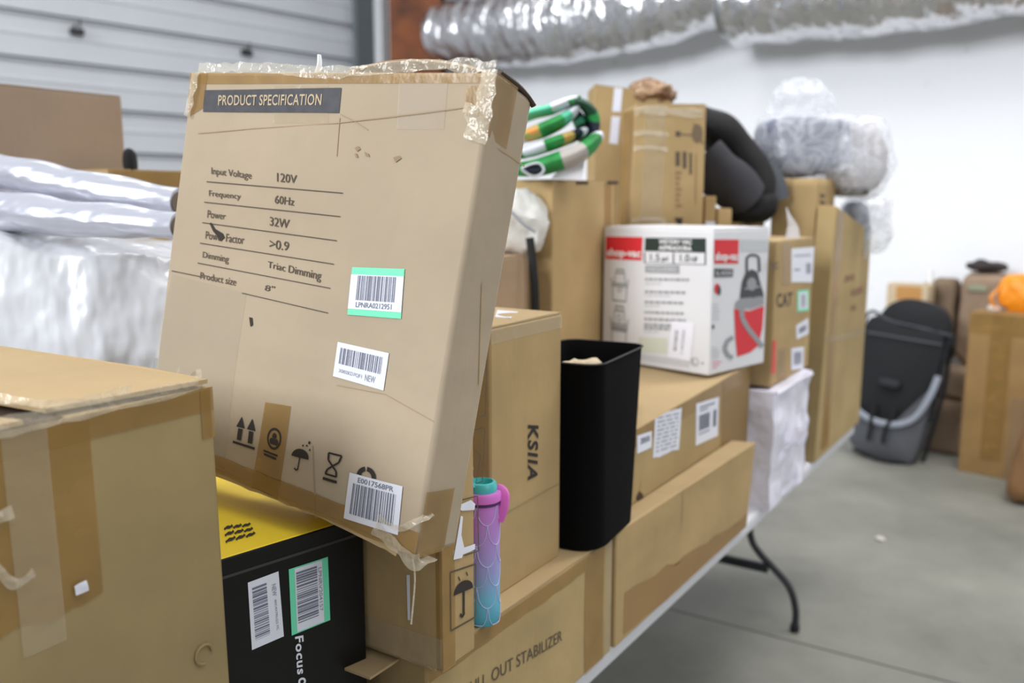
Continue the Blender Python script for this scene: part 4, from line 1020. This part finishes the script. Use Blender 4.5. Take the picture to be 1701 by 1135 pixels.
c = Carton('tall_cardboard_box', 'tall wrinkled cardboard box with dark printed bars, in front of the ragged topped one', 'box', (at(1043, 300, 2.93).x, 2.93, TZ), (.255, .135, 1.215), yaw=math.radians(9), m=K_WARM, seed=17, amp=.006, corners={(0, 0, 1): (.02, 0, 0), (0, 1, 1): (.02, 0, 0), (0, 0, 0): (-.02, 0, 0)})
f_ = lambda a, b: c.px('front', a, b)
for P_ in ([R4(1122, 252, 1129, 276)], [R4(1134, 252, 1140, 280)], [R4(1145, 254, 1149, 290)], [R4(1122, 218, 1130, 227)] + strokes([(1128, 223), (1165, 226)], 2)): c.polys('printed_bar', 'front', f_, P_, INKS, .0012)
c.polys('smudge', 'front', f_, [disc(1158, 222, 9, 16, 14)] + strokes([(1152, 205), (1168, 240)], 3), mat('smudge_ink', (110, 92, 72), .7), .0012)
c.polys('printed_text', 'front', f_, [R4(1122, 285 + k * 9, 1132 - (k % 3) * 2, 290 + k * 9) for k in range(7)] + strokes([(1156, 255), (1155, 340)], 1.5), mat('faint_ink', (140, 112, 78), .7), .0012)
c.polys('printed_mark', 'front', f_, [[(1120, 362), (1134, 362), (1129, 372), (1131, 380), (1122, 380), (1125, 372)]], INK, .0012)
c.patch('tape', 'front', c.rect(.035, .6, .11, 1.215), TAPEC, n=20); c.patch('tape', 'left', c.rect(.0, .6, .13, 1.2), TAPE)
for k_, z_ in enumerate((1.19, 1.12, 1.075, .85)):
    strip_lump(c.root, [(.0 + .015, -.004, z_), (.06, -.005, z_ + .006), (.13 if k_ else .24, -.004, z_ - .002)], .0045 if k_ else .008, k_ + 20)
for px_, wd, zt, lab in ((1171, .040, 1.60, 'narrow brown carton just right of the tall wrinkled carton'), (1193, .05, 1.575, 'shorter narrow brown carton below the dark padded seat')):
    p_ = at(px_, 350, 3.02)
    c = Carton('small_cardboard_box', lab, 'box', (p_.x, p_.y, TZ), (wd, .10, at(px_, 327 if px_ == 1171 else 348, 3.02).z - TZ), yaw=math.radians(12), m=K_WARM, seed=18 + px_, amp=.002)
    if px_ == 1171: c.patch('shipping_label', 'front', c.quad('front', [(1172, 368), (1188, 368), (1188, 384), (1172, 384)]), LABEL)

c = Carton('cardboard_box', 'mostly hidden cardboard box carrying the dark padded seat', 'box', w(1.66, .27, TZ), (.30, .20, .835), m=K_MID, seed=31, amp=.003)
# dark padded seat leaning down to the right
so = at(1228, 270, 3.25)
t = thing('padded_seat', 'dark grey and black padded child seat lying slanted behind the vacuum box', 'seat', so)
CH = mat('charcoal_fabric', (50, 50, 56), .85, bump=.4, bscale=80); BK = mat('black_padding', (10, 10, 13), .85, bump=.3, bscale=50)
def Q_(x, y, d=0): return at(x, y, 3.25 + d) - so
bm = bmesh.new(); add_tube(bm, [Q_(1150, 196, .06), Q_(1188, 216, .05), Q_(1222, 250, .04), Q_(1246, 288, .04), Q_(1256, 318, .03), Q_(1256, 345, .02)], lambda s_: .055 + .02 * math.sin(PI * s_), 20, 6, ry=.12, wob=.02, up=(0, 1, 0)); link('backrest', bm, BK, t)
bm = bmesh.new(); add_tube(bm, [Q_(1168, 258, -.05), Q_(1195, 288, -.06), Q_(1217, 308, -.06), Q_(1240, 330, -.05)], lambda s_: .066 + .02 * math.sin(PI * s_), 20, 6, ry=.09, wob=.015, up=(0, 1, 0)); link('seat_panel', bm, CH, t)
bm = bmesh.new(); add_lump(bm, Q_(1247, 343, -.03), (.17, .2, .12), .75, .012, 8, 3); link('headrest', bm, BK, t)
bm = bmesh.new(); add_tube(bm, [Q_(1176, 184, -.02), Q_(1205, 195, -.03), Q_(1240, 240, -.04), Q_(1262, 285, -.05), Q_(1272, 320, -.05)], .008, 8, 6); link('piping', bm, mat('seat_piping', (46, 47, 52), .5), t)
bm = bmesh.new(); add_tube(bm, [Q_(1262, 280, -.02), Q_(1276, 305, -.02), Q_(1284, 335, -.02)], .02, 10, 6, ry=.06); link('side_wing', bm, mat('grey_wing', (78, 82, 90), .5), t)

# plastic wrapped cushion on the tall open carton
so = at(1345, 250, 3.50)
def film(name, lo, hi, sc):
    m = mat(name, (236, 238, 246), .18, bump=.8, bscale=9, bdist=.02, spec=.8)
    nt = m.node_tree; b = nt.nodes['Principled BSDF']
    n = nt.nodes.new('ShaderNodeTexNoise'); n.inputs['Scale'].default_value = sc; n.inputs['Detail'].default_value = 6; n.inputs['Distortion'].default_value = 1.6
    nt.links.new(nt.nodes['Mapping'].outputs[0], n.inputs['Vector'])
    r = nt.nodes.new('ShaderNodeValToRGB'); e = r.color_ramp.elements
    e[0].position = .40; e[0].color = (lo, lo, lo, 1); e[1].position = .60; e[1].color = (lo, lo, lo, 1)
    k = e.new(.50); k.color = (hi, hi, hi, 1)
    nt.links.new(n.outputs['Fac'], r.inputs[0]); nt.links.new(r.outputs[0], b.inputs['Alpha'])
    return m
FILM = film('clear_film', .20, .42, 11)
FILM2 = film('clear_film_thick', .25, .5, 12)
t = thing('wrapped_cushion', 'grey cushion bundle wrapped in clear plastic on the tall open carton', 'bundle', (so.x, so.y, 1.735))
def Q_(x, y, d=0): return at(x, y, 3.50 + d) - Vector((so.x, so.y, 1.735))
GC = mat('slate_fabric', (112, 117, 134), .8, var=.1); GD = mat('dark_slate', (74, 77, 88), .8)
A_ = Q_(1330, 243)
bm = bmesh.new(); add_lump(bm, A_, (.32, .26, .20), .35, .01, 5, 2); link('cushion', bm, GC, t)
bm = bmesh.new(); add_lump(bm, Q_(1305, 284, -.02), (.22, .2, .05), .5, .006, 6, 3); link('cushion_base', bm, GD, t)
bm = bmesh.new(); add_lump(bm, Q_(1420, 262, .02), (.20, .24, .26), .7, .015, 6, 5, crease=.01); link('folded_cloth', bm, mat('pale_cloth', (176, 172, 172), .8), t)
bm = bmesh.new(); add_lump(bm, Q_(1408, 318, .0), (.14, .14, .04), .6, .006, 6, 5); link('base_frame', bm, BK, t)
bm = bmesh.new(); add_lump(bm, Q_(1345, 245, 0), (.41, .34, .26), .5, .02, 5, 9, crease=.008, cf=6, nu=64, nv=44); link('plastic_film', bm, FILM, t)
bm = bmesh.new(); add_lump(bm, Q_(1418, 262, -.02), (.24, .3, .31), .65, .02, 6, 11, crease=.008, cf=6, nu=54, nv=36); link('plastic_film', bm, FILM, t)
bm = bmesh.new(); add_lump(bm, Q_(1332, 165, 0), (.24, .16, .15), .9, .03, 8, 13, crease=.012, cf=9, nu=54, nv=36); link('plastic_knot', bm, FILM, t)
# second clear bag, with navy cloth, on the flat tall carton
so = at(1425, 375, 3.62)
t = thing('clear_plastic_bag', 'clear plastic bag with navy contents hanging over the flat tall carton', 'bag', so)
def Q_(x, y, d=0): return at(x, y, 3.62 + d) - so
bm = bmesh.new(); add_lump(bm, Q_(1421, 372), (.10, .1, .17), .6, .01, 9, 2); link('contents', bm, mat('navy_cloth', (58, 70, 98), .7, col2=(180, 190, 200), vscale=16), t)
bm = bmesh.new(); add_lump(bm, Q_(1437, 372), (.20, .16, .22), .75, .02, 8, 21, crease=.01, cf=9); link('plastic_film', bm, FILM2, t)
bm = bmesh.new(); add_tube(bm, [Q_(1447, 380, -.05), Q_(1440, 405, -.06), Q_(1436, 430, -.06)], .012, 8, 5, ry=.004, wob=.006); link('plastic_tail', bm, FILM2, t)

# ================================================================== LEFT BACK: wrapped bundle, rolls, big cartons
PW = mat('bubble_wrap', (212, 214, 220), .28, bump=1.0, bscale=7, bdist=.05, var=.04, vscale=7, coat=.3, stretch=(1, 1, .5))
t = thing('wrapped_bundle', 'large bundle in milky plastic wrap behind the big dark carton', 'bundle', (-1.05, 1.88, TZ + .01))
bm = bmesh.new(); add_lump(bm, (0, 0, .43), (.92, .46, .84), .45, .024, 3.5, 4, crease=.013, cf=4.6, nu=120, nv=80); link('plastic_wrap', bm, PW, t)
rnd = random.Random(8); bm = bmesh.new()
for k in range(5):
    x = rnd.uniform(-.40, .30); z = rnd.uniform(.45, .78)
    P = [(x, -.275 - .01, z), (x + .03, -.285, z - .05), (x + .035, -.28, z - .11 * rnd.uniform(.6, 1.4))]
    add_tube(bm, P, lambda s_: .006 * math.sin(PI * min(.98, max(.02, s_))), 6, 6)
link('plastic_fold', bm, PW, t)
ROLL = mat('silver_roll', (190, 192, 204), .26, bump=1.0, bscale=9, bdist=.03, metal=.3, coat=.3, stretch=(.35, 1, 1))
for lab, a_, b_, r0, r1 in (('upper of the two shiny plastic wrapped rolls lying on the bundle', at(297, 336, 1.66), at(-60, 277, 1.86), .0255, .042), ('lower shiny plastic wrapped roll lying against the bundle under the other roll', at(297, 376, 1.58), at(-60, 346, 1.79), .0245, .044)):
    t = thing('wrapped_roll', lab, 'roll', a_, group='plastic wrapped rolls')
    d_ = b_ - a_; bm = bmesh.new(); add_tube(bm, [d_ * (k / 40) for k in range(41)], lambda s_: r0 + (r1 - r0) * s_, 40, wob=.008); link('roll', bm, ROLL, t)
    bm = bmesh.new(); add_tube(bm, [-d_ * .004, d_ * .012], r0 * .75, 20); link('tube_core', bm, mat('core_card', (120, 106, 92), .8), t)
c = Carton('tall_cardboard_box', 'large plain taupe carton standing at the far left in front of the sheet wall', 'box', w(-.62, 1.59, 0), (.83, .42, 1.945), m=K_TAUPE, seed=19, amp=.004)
e = Vector((0, 0, 0))
c = Carton('cardboard_box', 'cardboard box behind the wrapped rolls with a taped top edge, beside the taupe carton', 'box', w(-.04, 1.30, TZ), (.42, .20, .99), m=K_WARM, seed=20, amp=.004)
c.patch('tape', 'front', c.rect(0, .94, .42, .99), TAPE, n=12)
p_ = at(216, 268, 2.36)
bm = bmesh.new(); add_lump(bm, (0, 0, 0), (.03, .05, .07), .8, .003, 20, 2, nu=20, nv=14)
o = link('cable_grip', bm, BK, loc=(p_.x, p_.y, 1.73 + .022)); tag(o, 'small black rounded grip standing on the carton beside the taupe box', 'grip')

# ================================================================== RIGHT BACKGROUND ON THE FLOOR
t = thing('stroller_seat', 'black and grey upright stroller seat standing on the floor by the white wall', 'stroller', (2.40, 5.62, 0), math.radians(-42))
t.rotation_euler = (math.radians(-5), math.radians(4.5), math.radians(-40))
SB = mat('stroller_black', (20, 21, 26), .8, bump=.3, bscale=60); SB2 = mat('stroller_mesh', (30, 32, 38), .7); SG = mat('stroller_grey', (84, 86, 92), .8, bump=.3, bscale=60); SP = mat('stroller_piping', (142, 148, 160), .6); SF = mat('stroller_frame', (44, 48, 54), .35, metal=.4)
def slab(bm, outline, y0, y1, bulge=.03, n=None):
    cx_ = sum(p[0] for p in outline) / len(outline); cz_ = sum(p[1] for p in outline) / len(outline); L = []
    for s_, y in ((.0, y0 - bulge), (.5, y0 - bulge * .8), (.86, y0 - bulge * .35), (.97, y0), (1, (y0 + y1) / 2), (.97, y1), (.86, y1 + .005)):
        if s_ == 0: L.append([bm.verts.new((cx_, y, cz_))]); continue
        L.append([bm.verts.new((cx_ + (x - cx_) * s_, y, cz_ + (z - cz_) * s_)) for x, z in outline])
    n = len(outline)
    for k in range(n): bm.faces.new((L[0][0], L[1][k], L[1][(k + 1) % n]))
    for a, b in zip(L[1:], L[2:]):
        for k in range(n): bm.faces.new((a[k], b[k], b[(k + 1) % n], a[(k + 1) % n]))
    bm.faces.new(L[-1])
def outl(pts, m_=5): 
    P = catmull([(x, 0, z) for x, z in pts] + [(pts[0][0], 0, pts[0][1])], m_); return [(p.x, p.z) for p in P[:-1]]
bm = bmesh.new(); slab(bm, outl([(-.20, .80), (.235, .76), (.24, .86), (.19, .98), (.10, 1.03), (-.05, 1.04), (-.15, .99), (-.20, .90)]), .02, .14, .04); link('canopy', bm, SB, t)
bm = bmesh.new(); slab(bm, outl([(-.235, .30), (-.18, .24), (.0, .20), (.17, .26), (.21, .5), (.22, .86), (.0, .87), (-.25, .89), (-.25, .6)]), -.02, .10, .02); link('seat_panel', bm, SB, t)
bm = bmesh.new(); slab(bm, outl([(-.24, .32), (-.25, .12), (-.18, .03), (.0, .005), (.14, .01), (.19, .08), (.22, .4), (.235, .56), (.17, .36), (.08, .26), (-.08, .24), (-.18, .28)]), -.045, .09, .04); link('foot_cover', bm, SG, t)
bm = bmesh.new(); add_tube(bm, [(.235, -.05, .60), (.21, -.075, .46), (.15, -.09, .32), (.05, -.10, .255), (-.08, -.10, .25), (-.17, -.09, .275), (-.24, -.06, .32)], .020, 10, 6, ry=.007, up=(0, 1, 0)); link('piping', bm, SP, t)
bm = bmesh.new(); add_tube(bm, [(-.26, .0, .34), (-.27, .0, .89), (-.10, -.01, .885), (.24, -.01, .855), (.245, 0, .80), (.225, .0, .30)], .011, 10, 6); link('frame_tube', bm, SF, t)
bm = bmesh.new(); add_tube(bm, [(.235, .1, .84), (.245, .1, .5), (.20, .1, .02)], .013, 10, 6); add_tube(bm, [(-.26, .12, .84), (-.27, .12, .5), (-.24, .1, .02)], .013, 10, 6); link('rear_frame', bm, SF, t)
for x0, x1 in ((-.10, -.09), (.02, .0)):
    bm = bmesh.new(); add_tube(bm, [(x0, -.075, .36), (x0, -.10, .28), (x1, -.115, .22), (x1, -.115, .12)], .012, 8, 5, ry=.004, up=(0, 1, 0)); link('strap', bm, BK, t)
bm = bmesh.new(); add_lump(bm, (-.04, -.06, .50), (.14, .05, .06), .6, .004, 10, 4, nu=20, nv=14); link('buckle_pad', bm, SB2, t)
bm = bmesh.new(); add_box(bm, -.23, .22, -.052, -.043, .79, .80, bev=.002); link('seam', bm, SG, t)
bm = bmesh.new(); add_tube(bm, [(-.20, -.02, .02), (.0, -.10, .012), (.15, -.03, .02)], .012, 8, 6); link('base_bar', bm, BK, t)

# kraft wrapped packages and cartons to the right
KP = mat('kraft_paper', (150, 128, 108), .75, bump=.8, bscale=9, bdist=.02, var=.12); KP2 = mat('kraft_paper_dull', (122, 104, 84), .75, bump=.8, bscale=9, bdist=.02, var=.12)
def package(name, label, cat, x, y, Y, dims, m, seed, yaw=-.7, e=.35, z0=0, amp=.015):
    p = at(x, y, Y); o = thing(name, label, cat, (p.x, p.y, z0), yaw)
    bm = bmesh.new(); add_lump(bm, (0, 0, dims[2] / 2), dims, e, amp, 5, seed, crease=.010, cf=7); link('wrapping', bm, m, o)
    return o
package('wrapped_package', 'low brown paper wrapped package on the floor right of the stroller seat', 'package', 1576, 700, 5.82, (.25, .22, .36), KP, 2)
package('wrapped_package', 'middle brown paper package stacked under the paper sacks by the wall', 'package', 1578, 640, 5.86, (.26, .22, .22), KP, 3, z0=.355)
package('paper_sack', 'darker crumpled paper sack behind the stroller seat, left of the open paper sack', 'sack', 1566, 560, 6.02, (.17, .17, .56), KP2, 4, z0=.575)
o = package('paper_sack', 'open brown paper sack with dark items at its top, left of the orange bag', 'sack', 1632, 540, 5.86, (.28, .22, .62), KP, 5, z0=.57)
p_ = at(1640, 467, 5.70); M_ = o.matrix_basis.inverted() if False else None
bm = bmesh.new(); add_lump(bm, (0, -.03, .655), (.24, .14, .07), .7, .012, 14, 6, crease=.01, cf=16); link('sack_opening', bm, mat('dark_contents', (48, 38, 38), .7), o)
bm = bmesh.new(); add_lump(bm, (-.02, -.12, .52), (.12, .012, .04), .6, .002, 14, 6); link('printed_patch', bm, mat('grey_green_print', (140, 146, 124), .7), o)
c = Carton('cardboard_box', 'light cardboard box with ochre tape showing above the stroller seat', 'box', (at(1474, 470, 6.0).x, 6.0, 0), (.26, .15, 1.10), yaw=-.69, m=kraft('kraft_light', (206, 186, 156), .06), seed=22, amp=.004)
c.patch('tape', 'front', c.rect(.06, 1.0, .22, 1.09), mat('ochre_tape', (190, 138, 76), .5))
p_ = at(1540, 480, 6.0)
t = thing('floor_pole', 'thin pole with white upper end standing behind the stroller seat', 'pole', (p_.x, p_.y, 0))
zt = at(1541, 449, 6.0).z
bm = bmesh.new(); add_tube(bm, [(0, 0, 0), (0, 0, zt - .08)], .017, 10); link('pole', bm, mat('pole_dark', (76, 66, 66), .6), t)
bm = bmesh.new(); add_tube(bm, [(.012, 0, zt - .13), (.012, 0, zt)], .022, 12); link('pole_end', bm, mat('pole_white', (236, 238, 242), .4), t)
# tall taped carton
a_ = Vector((2.755, 5.39, 0)); b_ = Vector((3.02, 5.125, 0)); yy = math.atan2(b_.y - a_.y, b_.x - a_.x)
c = Carton('tall_cardboard_box', 'tall taped cardboard box on the floor at the right edge, under the orange bag', 'box', a_, (.42, .20, .985), yaw=yy, m=kraft('kraft_olive', (160, 128, 84), .10), seed=23, amp=.008)
c.patch('tape', 'front', c.rect(.12, .1, .24, .985), TAPE, n=16, label='broad glossy brown tape'); c.patch('tape', 'front', c.rect(.0, .86, .42, .985), TAPE, eps=.0013, n=12)
c.patch('tape', 'front', c.rect(.26, .0, .42, .5), mat('pale_tape_r', (176, 146, 112), .35, alpha=.5), n=10)
bm = bmesh.new(); zt = .99
p_ = at(1702, 495, 5.35)
t = thing('orange_bag', 'bright orange plastic bag on top of the tall taped box at the right edge', 'bag', (p_.x, p_.y, .992), yy)
bm = bmesh.new(); add_lump(bm, (0, 0, .11), (.26, .2, .23), .6, .02, 8, 4, crease=.012, cf=10); link('bag_body', bm, mat('orange_plastic', (246, 150, 26), .4, bump=.8, bscale=14, bdist=.02), t)
bm = bmesh.new(); add_tube(bm, [(-.12, -.08, .14), (-.15, -.12, .08), (-.12, -.11, .02)], .012, 8, 5, ry=.004, wob=.006); link('tied_handle', bm, MATS['orange_plastic'], t)
p_ = at(1650, 517, 5.38)
bm = bmesh.new(); add_lump(bm, (0, 0, 0), (.07, .06, .045), .8, .008, 30, 2, crease=.006, cf=30, nu=24, nv=16)
o = link('crumpled_tissue', bm, mat('white_tissue', (226, 216, 206), .7), loc=(p_.x, p_.y, .99 + .018)); tag(o, 'small crumpled white tissue on the tall taped box left of the orange bag', 'tissue')
# brown bag at the lower right corner
p_ = at(1722, 815, 4.78)
t = thing('paper_sack', 'brown paper sack on the floor cut off by the lower right picture edge', 'sack', (p_.x + .05, p_.y, 0), -.5)
bm = bmesh.new(); add_lump(bm, (0, 0, .22), (.34, .3, .46), .5, .015, 5, 7, crease=.012, cf=7, fn=lambda p: Vector((p.x * (1 + .25 * -p.z / .23), p.y, p.z))); link('wrapping', bm, mat('kraft_sack', (146, 108, 70), .75, bump=.6, bscale=9, bdist=.02, var=.1), t)
# scrap of paper on the floor
bm = bmesh.new(); add_lump(bm, (0, 0, .008), (.05, .03, .018), .8, .005, 40, 2, crease=.004, cf=40, nu=20, nv=12)
o = link('paper_scrap', bm, mat('scrap_white', (214, 208, 200), .7), loc=at(1462, 898, 4.231) * Vector((1, 1, 0)) if False else (1.809, 4.231, 0)); tag(o, 'tiny crumpled white paper scrap lying on the open concrete floor', 'paper')
